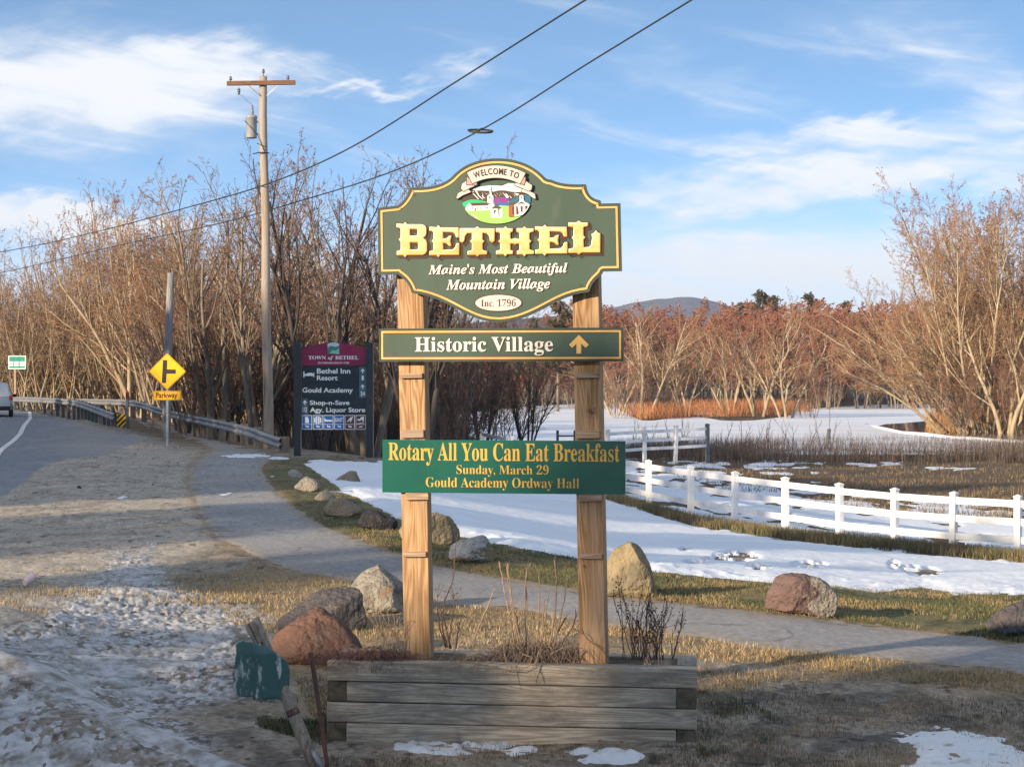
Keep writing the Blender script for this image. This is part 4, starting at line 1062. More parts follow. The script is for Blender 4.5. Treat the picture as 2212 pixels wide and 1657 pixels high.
# ------------------------------------------------------------------ boulders
from mathutils import noise as mnoise
def rock(label, sil, mat, seed, depth=.8, facets=7, rough=.05, sub=5, mats2=None, sink=.06, pw=2.6, Y=None):
    rg = random.Random(seed)
    by = max(p[1] for p in sil); bx = sum(p[0] for p in sil)/len(sil)
    g = gp(bx, by-2)
    Y0 = g.y + .02 if Y is None else Y
    # the outline as seen, at its own distance, sunk a little into the ground
    pts = [((px-bx)/FPX*Y0, (by-py)/FPX*Y0) for px, py in sil]
    cz = (max(p[1] for p in pts))*.45
    ang, rad = [], []
    n = 256
    for i in range(n):
        a = 2*math.pi*i/n; d = (math.cos(a), math.sin(a)); best = .02
        for k in range(len(pts)):
            x0, z0 = pts[k][0], pts[k][1]-cz; x1, z1 = pts[(k+1)%len(pts)][0], pts[(k+1)%len(pts)][1]-cz
            den = d[0]*(z1-z0)-d[1]*(x1-x0)
            if abs(den) < 1e-9: continue
            t = (x0*(z1-z0)-z0*(x1-x0))/den; s = (x0*d[1]-z0*d[0])/den
            if t > 0 and -1e-6 <= s <= 1+1e-6: best = max(best, t)
        rad.append(best)
    rad = np.array(rad); rad = (np.roll(rad,1)+rad*2+np.roll(rad,-1))/4
    width = (max(p[0] for p in pts)-min(p[0] for p in pts)); dep = width*depth/2
    bm = bmesh.new(); bmesh.ops.create_icosphere(bm, subdivisions=sub, radius=1)
    P_ = np.array([v.co[:] for v in bm.verts])
    th = np.mod(np.arctan2(P_[:,2], P_[:,0]), 2*np.pi)/(2*np.pi)*n
    i0 = np.floor(th).astype(int) % n; fr = th-np.floor(th)
    Rr = rad[i0]*(1-fr)+rad[(i0+1)%n]*fr
    rho = np.hypot(P_[:,0], P_[:,2]); ay = np.abs(P_[:,1])
    q = (rho**pw+ay**pw)**(1/pw)+1e-9
    rho2, y2 = rho/q, np.sign(P_[:,1])*ay/q
    c, s = np.where(rho>1e-6, P_[:,0]/np.maximum(rho,1e-6), 0), np.where(rho>1e-6, P_[:,2]/np.maximum(rho,1e-6), 0)
    V = np.stack([rho2*Rr*c, y2*dep, rho2*Rr*s], 1)
    for k in range(facets+2):
        az = rg.uniform(-75, 75); el = rg.uniform(-5, 65)
        nv = np.array([math.sin(R(az))*math.cos(R(el)), -math.cos(R(az))*math.cos(R(el)), math.sin(R(el))])
        if k % 3 == 2: nv[1] *= -1
        dd = V @ nv; lim = dd.max()*rg.uniform(.64, .88)
        over = np.maximum(dd-lim, 0); V = V - over[:,None]*nv*.97
    # keep the outline's extent after the cuts
    tx0, tx1, tz1 = min(p[0] for p in pts), max(p[0] for p in pts), max(p[1] for p in pts)-cz
    V[:,0] = tx0 + (V[:,0]-V[:,0].min())*(tx1-tx0)/(V[:,0].max()-V[:,0].min())
    V[:,2] *= np.where(V[:,2] > 0, tz1/V[:,2].max(), 1)
    sc = width
    out = []
    for v in V:
        w = Vector(v)/sc*3 + Vector((seed*3.1, 0, 0))
        d = (mnoise.fractal(w*1.6, 1.0, 2.0, 5)) * rough * sc * .40 + mnoise.fractal(w*6, .8, 2.0, 4)*rough*sc*.17 - abs(mnoise.fractal(w*3.1+Vector((5,2,1)), 1.0, 2.0, 3))*rough*sc*.25
        nn = Vector(v).normalized()
        out.append(Vector(v) + nn*d)
    for v, o_ in zip(bm.verts, out): v.co = o_
    me = bpy.data.meshes.new("boulder"); bm.to_mesh(me); bm.free()
    for m in ([mat] + (mats2 or [])): me.materials.append(m)
    me.polygons.foreach_set("use_smooth", [True]*len(me.polygons))
    o = bpy.data.objects.new("boulder", me); link(o)
    o.location = ((bx-CX)/FPX*Y0, Y0 + dep*.8, EYE-(by-CY)/FPX*Y0 + cz - sink*.3)
    return tag(o, label, "boulder", "boulders along the footpath")
RK = lambda n, a, b, c, s=4, cr=(.55,.7), bump=1.0: M(n, a, b, rough=.9, scale=s*1.6, detail=10, contrast=(.40,.60), bump=bump, bscale=s*7, spec=.2, col3=c, c3scale=s*.8, c3range=cr, bdist=.05)
r_red = RK("red_rock", (.155,.088,.066), (.10,.060,.048), (.22,.155,.115), 3.0, (.58,.72))
r_dark = RK("dark_rock", (.105,.090,.088), (.060,.060,.068), (.24,.20,.17), 3.5, (.58,.72))
r_ochre = RK("ochre_rock", (.27,.245,.20), (.13,.118,.105), (.36,.20,.085), 3.5, (.60,.72))
r_tan = RK("tan_rock", (.285,.225,.135), (.175,.145,.095), (.14,.12,.085), 2.5, (.52,.66))
r_purple = RK("purple_rock", (.155,.102,.092), (.115,.078,.072), (.42,.36,.30), 3.0, (.62,.70))
r_white = RK("pale_split_rock", (.33,.29,.235), (.11,.105,.10), (.45,.41,.35), 5.0)
r_black = RK("black_rock", (.030,.028,.032), (.050,.047,.05), (.20,.19,.18), 5, (.64,.72))
r_grey = RK("grey_rock", (.26,.235,.20), (.18,.165,.145), (.33,.29,.24), 4)
r_brown = RK("brown_rock", (.27,.22,.16), (.17,.14,.11), (.35,.29,.22), 4)
lichen = RK("lichen_crust", (.62,.60,.58), (.42,.40,.38), (.20,.18,.16), 14, (.60,.70))
rock("smooth red-brown boulder behind the planter's left end", [(578,1400),(588,1362),(622,1325),(655,1315),(688,1327),(728,1345),(765,1385),(778,1412),(745,1424),(690,1434),(640,1442),(596,1440)], r_red, 3, .85, 2, .04)
rock("long dark grey boulder between the red-brown and the ochre boulder", [(586,1352),(592,1325),(620,1300),(690,1277),(735,1266),(770,1273),(788,1298),(790,1340),(770,1366),(600,1368)], r_dark, 8, .7, 7, .06)
rock("faceted grey boulder with an ochre stain beside the left sign post", [(753,1252),(790,1232),(832,1221),(852,1236),(880,1262),(893,1292),(885,1322),(810,1332),(772,1315),(756,1276)], r_ochre, 5, .8, 9, .05)
rock("tall tan standing stone beside the right sign post", [(1300,1272),(1304,1225),(1330,1182),(1360,1168),(1384,1174),(1404,1212),(1417,1258),(1421,1290),(1380,1293),(1310,1286)], r_tan, 41, .6, 1, .035)
o = rock("purple-brown boulder with pale split right flank on the grass strip", [(1655,1310),(1662,1285),(1674,1250),(1700,1241),(1745,1239),(1790,1250),(1813,1264),(1817,1292),(1809,1330),(1785,1334),(1700,1322),(1658,1315)], r_purple, 21, .7, 7, .06, mats2=[r_white])
for p in o.data.polygons:
    c = p.center
    if c.x > .10 + .12*c.z + .05*math.sin(c.z*30): p.material_index = 1
rock("dark-topped boulder cut off by the picture's right edge", [(2148,1352),(2160,1325),(2190,1305),(2235,1288),(2280,1310),(2290,1370),(2230,1378),(2155,1374)], r_dark, 31, .8, 6, .06)
o = rock("wedge-shaped boulder with white lichen-crusted sloping top", [(966,1206),(972,1178),(990,1168),(1040,1155),(1053,1160),(1064,1188),(1067,1217),(1020,1219),(975,1210)], r_tan, 17, .9, 6, .04, mats2=[lichen])
for p in o.data.polygons:
    if p.normal.z > .30 and p.normal.x < .45: p.material_index = 1
rock("rounded tan boulder half hidden by the left sign post", [(858,1145),(880,1125),(905,1112),(940,1107),(966,1114),(993,1138),(991,1166),(965,1178),(900,1180),(862,1162)], r_tan, 14, .8, 6, .05)
rock("low black boulder with white flecks left of the tan boulder", [(772,1130),(779,1110),(792,1100),(812,1102),(826,1114),(850,1122),(859,1131),(855,1145),(820,1147),(776,1138)], r_black, 9, .8, 5, .07, sub=4)
rock("rounded brown boulder between black boulder and small pale stones", [(695,1099),(704,1084),(724,1076),(760,1074),(778,1090),(780,1107),(755,1118),(700,1110)], r_brown, 2, .8, 5, .05, sub=4)
rock("little grey boulder just uphill of the rounded brown one", [(677,1075),(690,1061),(706,1057),(722,1068),(724,1080),(685,1084)], r_grey, 6, .8, 5, .05, sub=4)
rock("pale grey boulder in the grass by the path's far bend", [(634,1046),(640,1031),(660,1028),(685,1038),(693,1056),(670,1064),(638,1055)], r_grey, 7, .8, 6, .07, sub=4)
rock("smallest whitish stone farthest up the row along the path", [(619,1020),(628,1013),(645,1014),(653,1029),(640,1034),(622,1026)], RK("whitish_rock", (.42,.40,.37), (.33,.31,.29), (.48,.46,.43)), 4, .8, 5, .06, sub=4)
rock("tan three-cornered boulder standing alone in the snow field", [(720,1038),(745,1020),(755,1015),(768,1018),(777,1041),(773,1047),(740,1044)], r_brown, 11, .8, 5, .04, sub=4)

# small stones on the shoulder
for i, (x, y, w) in enumerate([(497,1113,9),(505,1118,6),(170,1057,12),(560,1120,6),(290,1128,5),(120,1098,6),(352,1150,6),(236,1115,5),(425,1122,6),(640,1132,5),(90,1138,6),(330,1050,7)]):
    rg = random.Random(i+40); h = w*.7
    o = rock("small dark stone lying loose on the sandy road shoulder", [(x-w/2,y),(x-w*.4,y-h*.6),(x,y-h),(x+w*.45,y-h*.5),(x+w/2,y)], r_black if i % 3 else r_brown, i+60, .9, 4, .06, sub=2, sink=0)
    o.name = "stone"; tag(o, None, "stone", "loose stones on the road shoulder")

# ------------------------------------------------------------------ shovel blade on its handle, rusty rod
OLDWOOD = wood_m("old_handle_wood", (.30,.26,.215), (.17,.14,.115), 2, sc=2.0, bump=.5)
TEAL = M("scuffed_teal_plastic", (.055,.130,.125), (.042,.105,.105), rough=.38, scale=5, stretch=(1.6,1,.45), bump=.1, bscale=20, spec=.5, col3=(.50,.54,.53), c3scale=11, c3range=(.57,.64))
RUST = M("rust", (.13,.055,.035), (.075,.045,.04), rough=.8, scale=14, bump=.4, col3=(.22,.17,.15), c3scale=6, c3range=(.56,.66), metal=.2)
STEEL = M("dull_steel", (.24,.25,.26), (.17,.17,.18), rough=.5, metal=.7, scale=9, bump=.1)
sh = empty("snow_shovel", P(690, 1672, 9.35)); sh.location.z = -.02
tag(sh, "battered teal shovel blade upside down on a leaning weathered wooden handle", "shovel")
b0 = sh.location.copy()
def rel(px, py, Y): return P(px, py, Y) - b0
hb = MB(); hp = [rel(692,1680,9.35), rel(650,1580,9.38), rel(620,1508,9.42), rel(590,1430,9.46), rel(566,1372,9.48), rel(552,1334,9.50)]
hb.tube(hp, [.034,.033,.032,.026,.022,.020], 12)
hb.build("handle", OLDWOOD, sh)
fb = MB(); fb.tube([rel(635.5,1545,9.40), rel(629.5,1531,9.405)], [.0345,.034], 14); fb.build("collar", RUST, sh)
fb = MB(); fb.tube([rel(704,1680,9.31), rel(678,1625,9.33), rel(671,1620,9.34)], [.020,.018,.010], 10); fb.build("socket", STEEL, sh)
outl = [(510,1391),(516,1386),(524,1383),(536,1385),(580,1397),(602,1413),(624,1428),(626,1450),(624,1508),(612,1512),(560,1508),(512,1503),(504,1490),(504,1455),(508,1430)]
def blade_mesh():
    bm = bmesh.new(); n = 34
    x0, x1, y0, y1 = 503, 627, 1382, 1513
    grid = {}
    for i in range(n+1):
        for j in range(n+1):
            x, y = x0+(x1-x0)*i/n, y0+(y1-y0)*j/n
            d = float(sdf(outl, np.array([x]), np.array([y]))[0])
            if d < -2.2: continue
            if d < 0:   # pull the border onto the outline
                e = .4; gx = float(sdf(outl, np.array([x+e]), np.array([y]))[0]-d)/e; gy = float(sdf(outl, np.array([x]), np.array([y+e]))[0]-d)/e
                x -= gx*d; y -= gy*d
            u = (x-565)/60; w = (y-1448)/65
            dep = 9.36 + .055*u*u - .02*math.exp(-((u-.1)/.25)**2) + .02*w + .012*math.sin(u*7+.6)*(.4+.6*max(0,-w)) + (.035*(-w-.55) if w < -.55 else 0)
            grid[i,j] = bm.verts.new(rel(x, y, dep))
    for i in range(n):
        for j in range(n):
            k = [(i,j),(i,j+1),(i+1,j+1),(i+1,j)]
            if all(q in grid for q in k): bm.faces.new([grid[q] for q in k])
    me = bpy.data.meshes.new("blade"); bm.to_mesh(me); bm.free()
    me.polygons.foreach_set("use_smooth", [True]*len(me.polygons)); me.materials.append(TEAL)
    return me
bl = bpy.data.objects.new("blade", blade_mesh()); link(bl, sh)
so = bl.modifiers.new("thickness", 'SOLIDIFY'); so.thickness = .006; so.offset = -1
sb = MB(); sb.bar(rel(533,1348,9.47), rel(556,1392,9.46), .034, .02); sb.bar(rel(542,1342,9.46), rel(562,1388,9.45), .022, .016); sb.build("broken_slat", OLDWOOD, sh, bevel=.002)
sb = MB(); sb.bar(rel(504,1355,9.44), rel(520,1378,9.43), .030, .012); sb.bar(rel(500,1392,9.42), rel(520,1374,9.42), .034, .02); sb.build("bracket", M("tarnished_tin", (.35,.31,.24), (.16,.13,.10), rough=.5, scale=30, bump=.2), sh, bevel=.002)
rb = MB(); rb.tube([P(710,1690,9.32), P(705,1640,9.33), P(694,1560,9.35), P(684,1490,9.36), P(676,1440,9.37), P(671,1409,9.38)], [.0105,.0105,.0115,.0115,.012,.0125], 10)
o = rb.build("steel_rod", RUST); tag(o, "thin rusty steel rod leaning beside the teal shovel", "rod")

# ------------------------------------------------------------------ dead plants in the planter
STALK = M("dry_stalk", (.42,.30,.20), (.26,.175,.115), rough=.8, scale=30, bump=0)
DARKTWIG = M("dark_twig", (.070,.045,.038), (.13,.07,.05), rough=.85, scale=30, bump=0)
REDTWIG = M("red_brown_twig", (.17,.080,.060), (.24,.13,.09), rough=.85, scale=30, bump=0)
STRAWM = M("dead_straw", (.30,.22,.165), (.17,.12,.09), rough=.9, scale=40, bump=0)
def stalk(mb, pts, Y, r0, r1, jit=.004, rg=random, n=5):
    q = [P(x, y, Y+rg.uniform(-.05,.05)*0) for x, y in pts]
    L = []
    for a, b in zip(q[:-1], q[1:]):
        for k in range(4): L.append(a.lerp(b, k/4) + Vector((rg.uniform(-jit,jit), rg.uniform(-jit,jit), 0)))
    L.append(q[-1])
    mb.tube(L, [r0+(r1-r0)*i/(len(L)-1) for i in range(len(L))], n)
    return L
def twigs(mb, L, rg, n, l0, l1, r, spread=.7, tips=None):
    for _ in range(n):
        i = rg.randrange(len(L)//3, len(L)); d = (L[i]-L[i-1]).normalized()
        e = (d + Vector((rg.uniform(-1,1), rg.uniform(-1,1), rg.uniform(-.2,.8)))*spread).normalized()*rg.uniform(l0, l1)
        m = L[i]+e*.5+Vector((rg.uniform(-1,1),0,rg.uniform(-.5,1)))*l0*.2
        mb.tube([L[i], m, L[i]+e], [r, r*.8, r*.5], 3, cap=False)
        if tips is not None: tips.append(L[i]+e)
def specks(mb, pts, rg, s):
    for p in pts:
        a = Vector((rg.uniform(-1,1), rg.uniform(-1,1), rg.uniform(-1,1))).normalized()*s*rg.uniform(.6,1.5); b = a.orthogonal().normalized()*s*rg.uniform(.4,1)
        c = a.cross(b).normalized()*s*.4
        mb.add([tuple(p-a), tuple(p+b), tuple(p+a), tuple(p-b), tuple(p+c), tuple(p-c)], [(0,1,4),(1,2,4),(2,3,4),(3,0,4),(1,0,5),(2,1,5),(3,2,5),(0,3,5)])
rg = random.Random(11)
YP = 10.26
mb = MB()
for l in ([(1015,1400),(1040,1340),(1062,1290),(1070,1268)], [(1113,1402),(1095,1300),(1086,1255),(1078,1212)], [(1122,1400),(1105,1310),(1098,1255),(1094,1222)], [(1128,1402),(1112,1330),(1100,1250),(1096,1215)],
          [(1137,1402),(1135,1330),(1134,1270),(1138,1232)], [(1142,1402),(1138,1340),(1136,1262),(1141,1228)], [(1160,1398),(1164,1330),(1166,1255),(1164,1245)], [(1170,1392),(1178,1330),(1188,1262)], [(1188,1392),(1200,1310),(1202,1250),(1198,1210)],
          [(1196,1398),(1212,1330),(1225,1262)], [(1180,1400),(1172,1340),(1176,1300)]):
    L = stalk(mb, l, YP+rg.uniform(-.06,.1), .0055, .0028, .003, rg); twigs(mb, L[-4:], rg, 3, .02, .05, .0016, .5)
cl = empty("dead_plant", (0,0,0)); tag(cl, "clump of upright pale dry stalks in the middle of the planter", "dead plant", "dead plants in the planter")
mb.build("stem", STALK, cl)
mb = MB()
for l in ([(1205,1405),(1240,1350),(1243,1318)], [(1185,1400),(1215,1345),(1222,1335)], [(1128,1400),(1118,1350),(1116,1330)]):
    L = stalk(mb, l, YP-.02, .004, .002, .004, rg); twigs(mb, L, rg, 5, .02, .06, .0015, .6)
mb.build("twig", DARKTWIG, cl)
def straw_tuft(name_label, x0, x1, yb, n, hmin, hmax, droop, Yc, mat, seed):
    rg = random.Random(seed); mb = MB()
    for _ in range(n):
        x = rg.uniform(x0, x1) if rg.random() < .6 else rg.gauss((x0+x1)/2, (x1-x0)*.18)
        p = P(x, yb, Yc + rg.uniform(-.08,.10)); p.z = .37+rg.uniform(-.01,.02)
        a = rg.uniform(0, 2*math.pi); h = rg.uniform(hmin, hmax); s = rg.uniform(.02,.09)
        m = p + Vector((math.cos(a)*s, math.sin(a)*s*.7, h)); e = m + Vector((math.cos(a)*s*1.3, math.sin(a)*s, -h*droop*rg.uniform(.3,1.2)))
        mb.tube([p, p.lerp(m,.55)+Vector((0,0,h*.2)), m, e], [.0027,.0025,.002,.0012], 3, cap=False)
    o = mb.build("dead_plant", mat); tag(o, name_label, "dead plant", "dead plants in the planter"); return o
straw_tuft("matted pale straw tuft in the middle of the planter's rim", 1070, 1245, 1412, 800, .03, .15, 1.2, 10.22, STRAWM, 1)
straw_tuft("low tangle of reddish dead stems left of the left sign post", 715, 878, 1414, 800, .02, .11, .9, 10.24, REDTWIG, 2)
straw_tuft("short straw remains between the left sign post and the stalk clump", 945, 1070, 1412, 320, .02, .07, 1.1, 10.22, STRAWM, 3)
# drooping strands over the front
mb = MB()
for l in ([(1086,1385),(1088,1400),(1094,1432),(1100,1460),(1106,1485)], [(1165,1405),(1160,1425),(1148,1450),(1142,1470)], [(1150,1440),(1158,1460),(1162,1472)], [(1010,1408),(1022,1418),(1024,1430),(1030,1450)], [(985,1440),(995,1432),(1010,1418)],
          [(1040,1432),(1080,1445),(1120,1448),(1160,1430)], [(1000,1428),(1040,1434),(1065,1428)], [(1128,1412),(1150,1420),(1140,1440)], [(1030,1410),(1060,1392),(1075,1385)], [(1192,1412),(1212,1400),(1236,1394)]):
    stalk(mb, l, 10.00 if max(q[1] for q in l) > 1425 else 10.1, .0032, .0022, .002, rg)
o = mb.build("dead_plant", STALK); tag(o, "loose pale straw strands hanging over the planter's front", "dead plant", "dead plants in the planter")
# twiggy shrub right of the left post
mb = MB(); tips = []
for l in ([(965,1398),(955,1350),(960,1300),(978,1250),(984,1205),(986,1165)], [(975,1400),(962,1345),(950,1310)], [(970,1400),(975,1350),(982,1300),(981,1290)], [(962,1398),(948,1340),(945,1290)], [(985,1400),(990,1360),(994,1342)]):
    L = stalk(mb, l, 10.28, .0052, .0022, .005, rg); twigs(mb, L, rg, 9, .02, .08, .0016, .6, tips)
o = mb.build("dead_plant", DARKTWIG); tag(o, "tall thin dark twigs rising right beside the left sign post", "dead plant", "dead plants in the planter")
mb2 = MB(); specks(mb2, [t for t in tips if t.z > .75], rg, .007); mb2.build("seed_head", DARKTWIG, o)
# reddish twigs left of the left post
mb = MB(); tips = []
for _ in range(26):
    x = rg.uniform(800, 872); h = rg.uniform(40, 92)
    L = stalk(mb, [(x, 1410), (x+rg.uniform(-14,10), 1410-h*.55), (x+rg.uniform(-24,18), 1410-h)], 10.27, .0026, .0014, .004, rg); twigs(mb, L, rg, 4, .015, .05, .0012, .6, tips)
o = mb.build("dead_plant", STALK); tag(o, "thin bushy pinkish twigs in front of the ochre boulder", "dead plant", "dead plants in the planter")
mb2 = MB(); specks(mb2, tips[::3], rg, .005); mb2.build("bud", M("rust_bud", (.36,.11,.05), rough=.8, bump=0), o)
# dark seed plant on the right
mb = MB(); tips = []
for _ in range(34):
    x = rg.gauss(1395, 26); h = abs(rg.gauss(70, 34))+25
    L = stalk(mb, [(x, 1424), (x+rg.uniform(-12,14), 1424-h*.5), (x+rg.uniform(-30,34), 1424-h)], 10.25+rg.uniform(-.08,.06), .0028, .0014, .005, rg); twigs(mb, L, rg, 9, .015, .06, .0013, .8, tips)
for l in ([(1368,1425),(1352,1370),(1335,1330),(1325,1290)], [(1372,1420),(1358,1340),(1344,1285),(1342,1275)], [(1455,1420),(1470,1360),(1476,1310)], [(1420,1420),(1432,1350),(1440,1300)], [(1395,1420),(1398,1340),(1402,1290)]):
    L = stalk(mb, l, 10.25, .0034, .0018, .006, rg); twigs(mb, L, rg, 8, .02, .06, .0014, .7, tips)
o = mb.build("dead_plant", DARKTWIG); tag(o, "dark seed-head plant right of the right sign post", "dead plant", "dead plants in the planter")
mb2 = MB(); specks(mb2, tips, rg, .0065); mb2.build("seed_head", M("dark_seed", (.085,.035,.028), (.05,.03,.028), rough=.9, bump=0), o)
mb = MB(); L = stalk(mb, [(1312,1420),(1300,1402),(1275,1385),(1262,1370),(1240,1358)], 10.12, .003, .0015, .003, rg); twigs(mb, L, rg, 10, .015, .04, .0014, .8)
o = mb.build("dead_plant", DARKTWIG); tag(o, "single dark twig leaning across the right sign post's foot", "dead plant", "dead plants in the planter")
def on_ground(px, py): return gp(px, py) + Vector((0, 0, .012))
mb = MB(); mb.tube([on_ground(*q) for q in ((850,1604),(920,1614),(1000,1618),(1080,1626),(1180,1632),(1290,1640),(1350,1642))], [.003]*6+[.0015], 5)
o = mb.build("straw_stalk", STALK); tag(o, "long pale straw lying on the ground along the planter's front", "straw stalk")
LEAF = M("dead_leaf", (.30,.095,.035), (.20,.07,.03), rough=.8, scale=30, bump=.1)
for i, (x, y) in enumerate([(1528,1636),(2300,1525),(1915,1465),(2086,1488),(1340,1608),(1295,1606),(545,1600),(870,1600)]):
    p = on_ground(x, y); rgl = random.Random(i); s = .022
    mb = MB(); mb.add([(-s,0,0),(-s*.3,-s*.5,.008),(s*.9,0,.002),(-s*.2,s*.55,.012),(0,0,.004)], [(0,1,4),(1,2,4),(2,3,4),(3,0,4)])
    o = mb.build("fallen_leaf", LEAF, loc=p, rot=(rgl.uniform(-.4,.4), rgl.uniform(-.4,.4), rgl.uniform(0,6)))
    tag(o, "rusty dead leaf lying on the trodden ground near the planter", "leaf", "fallen leaves")
# paper cup
cup = MB(); cup.lathe([(.026,0),(.030,.03),(.041,.115),(.043,.117),(.040,.112),(.027,.006)], 20)
o = cup.build("paper_cup", M("cup_paper", (.62,.52,.54), (.58,.40,.42), rough=.5, scale=6, bump=.05)); g = gp(52, 1270)
o.location = g + Vector((0,0,.045)); o.rotation_euler = (R(-70), R(8), R(-22)); tag(o, "crumpled pale pink paper cup lying on the sandy shoulder", "cup")

# ------------------------------------------------------------------ wayfinding sign of the town
NAVY = M("sign_navy", (.010,.020,.026), (.014,.027,.034), rough=.35, scale=6, bump=.03, spec=.4)
MAROON = M("sign_maroon", (.24,.010,.058), (.20,.009,.050), rough=.35, scale=5, bump=.03, spec=.4)
SLATE = M("sign_slate", (.075,.125,.155), (.06,.10,.13), rough=.4, scale=6, bump=.03)
WHITE = M("sign_white", (.86,.87,.88), (.78,.79,.80), rough=.4, scale=8, bump=.02)
ICONB = M("icon_blue", (.018,.13,.42), (.015,.11,.36), rough=.35, scale=6, bump=.02)
ICONR = M("icon_brown", (.11,.030,.018), (.09,.025,.016), rough=.35, scale=6, bump=.02)
POSTB = M("black_post", (.012,.018,.022), (.018,.026,.03), rough=.35, scale=5, bump=.05, spec=.5)
TY = 50.0; tk = .17798*TY/FPX
g = gp(720, 984)
town = empty("town_sign", (P(720, 984, TY).x, TY, P(720, 984, TY).z), (0, 0, R(-3)))
tag(town, "tall dark wayfinding sign with maroon arched header between two black posts", "sign")
FT = Face((720-589.8)/.17798, (984-700.4)/.17798, tk)
def trect(x0, y0, x1, y1): return [(x0,y0),(x1,y0),(x1,y1),(x0,y1)]
for x0, x1, yt in ((255,338,240),(1137,1220,232)):
    (a, zt), (b, _) = FT.pt(x0, yt), FT.pt(x1, yt); mb = MB(); w = b-a; cx_ = (a+b)/2
    mb.box(a, b, -w/2, w/2, -.6, zt-.03); mb.box(a-.02, b+.02, -w/2-.02, w/2+.02, zt-.045, zt); mb.box(cx_-w*.35, cx_+w*.35, -w*.35, w*.35, zt+.001, zt+.025)
    mb.build("post", POSTB, town, bevel=.006)
hd = shape("header_panel", [[(342,505),(342,290)] + bez((342,290),(450,280),(600,205),(740,205),(880,205),(1010,280),(1136,292),n=20) + [(1136,500)]], FT, MAROON, town, 0, .02)
fit_text("lettering", "TOWN", FT, 430, 385, 642, 428, WHITE, hd, .022, 'b')
fit_text("lettering", "of", FT, 668, 385, 735, 440, WHITE, hd, .022, 'bi')
fit_text("lettering", "BETHEL", FT, 756, 385, 1042, 428, WHITE, hd, .022, 'b')
fit_text("lettering", "INCORPORATED IN 1796", FT, 545, 458, 925, 481, WHITE, hd, .022, 'b')
e1 = shape("emblem", [[(665,355),(663,240)] + bez((663,240),(740,205),(805,240),n=8) + [(805,362)]], FT, paint_m("pale_sky_blue", (.42,.58,.62)), hd, .022)
shape("emblem", [[(665,358),(663,290),(700,262),(760,275),(805,262),(803,300),(740,330),(720,358)]], FT, paint_m("emblem_deep_green", (.06,.22,.16)), hd, .0235)
shape("emblem", [[(690,350),(720,320),(760,318),(803,296),(803,345),(770,358),(700,358)]], FT, paint_m("emblem_mint", (.20,.55,.42)), hd, .0248)
def up_arrow(name, cx, y0, y1, w, par, y, kind=0):
    shape(name, [[(cx-w*.09,y1),(cx-w*.09,y0+w*.42),(cx-w*.36,y0+w*.66),(cx-w*.44,y0+w*.5),(cx,y0),(cx+w*.44,y0+w*.5),(cx+w*.36,y0+w*.66),(cx+w*.09,y0+w*.42),(cx+w*.09,y1)]], FT, WHITE, par, y)
for (x0,y0,x1,y1), tile, lines in (((346,516,1042,702),(1047,516,1136,702),[("Bethel Inn",533,538,940,600),("Resort",533,622,785,682)]), ((346,708,1042,894),(1047,708,1136,894),[("Gould Academy",355,770,972,848)]), ((432,900,1134,1092),(342,900,428,1092),[("Shop-n-Save",445,925,930,996),("Agy. Liquor Store",448,1010,1123,1086)])):
    pn = shape("slat_panel", [trect(x0,y0,x1,y1)], FT, NAVY, town, 0, .018)
    tl = shape("arrow_tile", [trect(*tile)], FT, SLATE, town, 0, .018)
    for s, a, b, c, d in lines: fit_text("lettering", s, FT, a, b, c, d, WHITE, pn, .020, 'sans', .018)
    cx_ = (tile[0]+tile[2])/2
    up_arrow("arrow", cx_, tile[1]+22, tile[1]+80, 56, tl, .020)
    s = "1" if y0 < 600 else ("3/4" if y0 < 800 else "1/2")
    w = 12 if s == "1" else 26
    fit_text("lettering", s, FT, cx_-w, tile[1]+108, cx_+w, tile[1]+164, WHITE, tl, .020, 'sans', .012)
    if y0 < 600:
        shape("bed_symbol", [[(366,645),(366,575),(380,575),(380,605),(400,605),(420,592),(470,590),(486,605),(488,590),(500,590),(500,642),(486,642),(486,628),(380,628),(380,645)]], FT, WHITE, pn, .020)
back = shape("backing_board", [trect(342, 500, 1136, 1285)], FT, NAVY, town, -.024, .006)
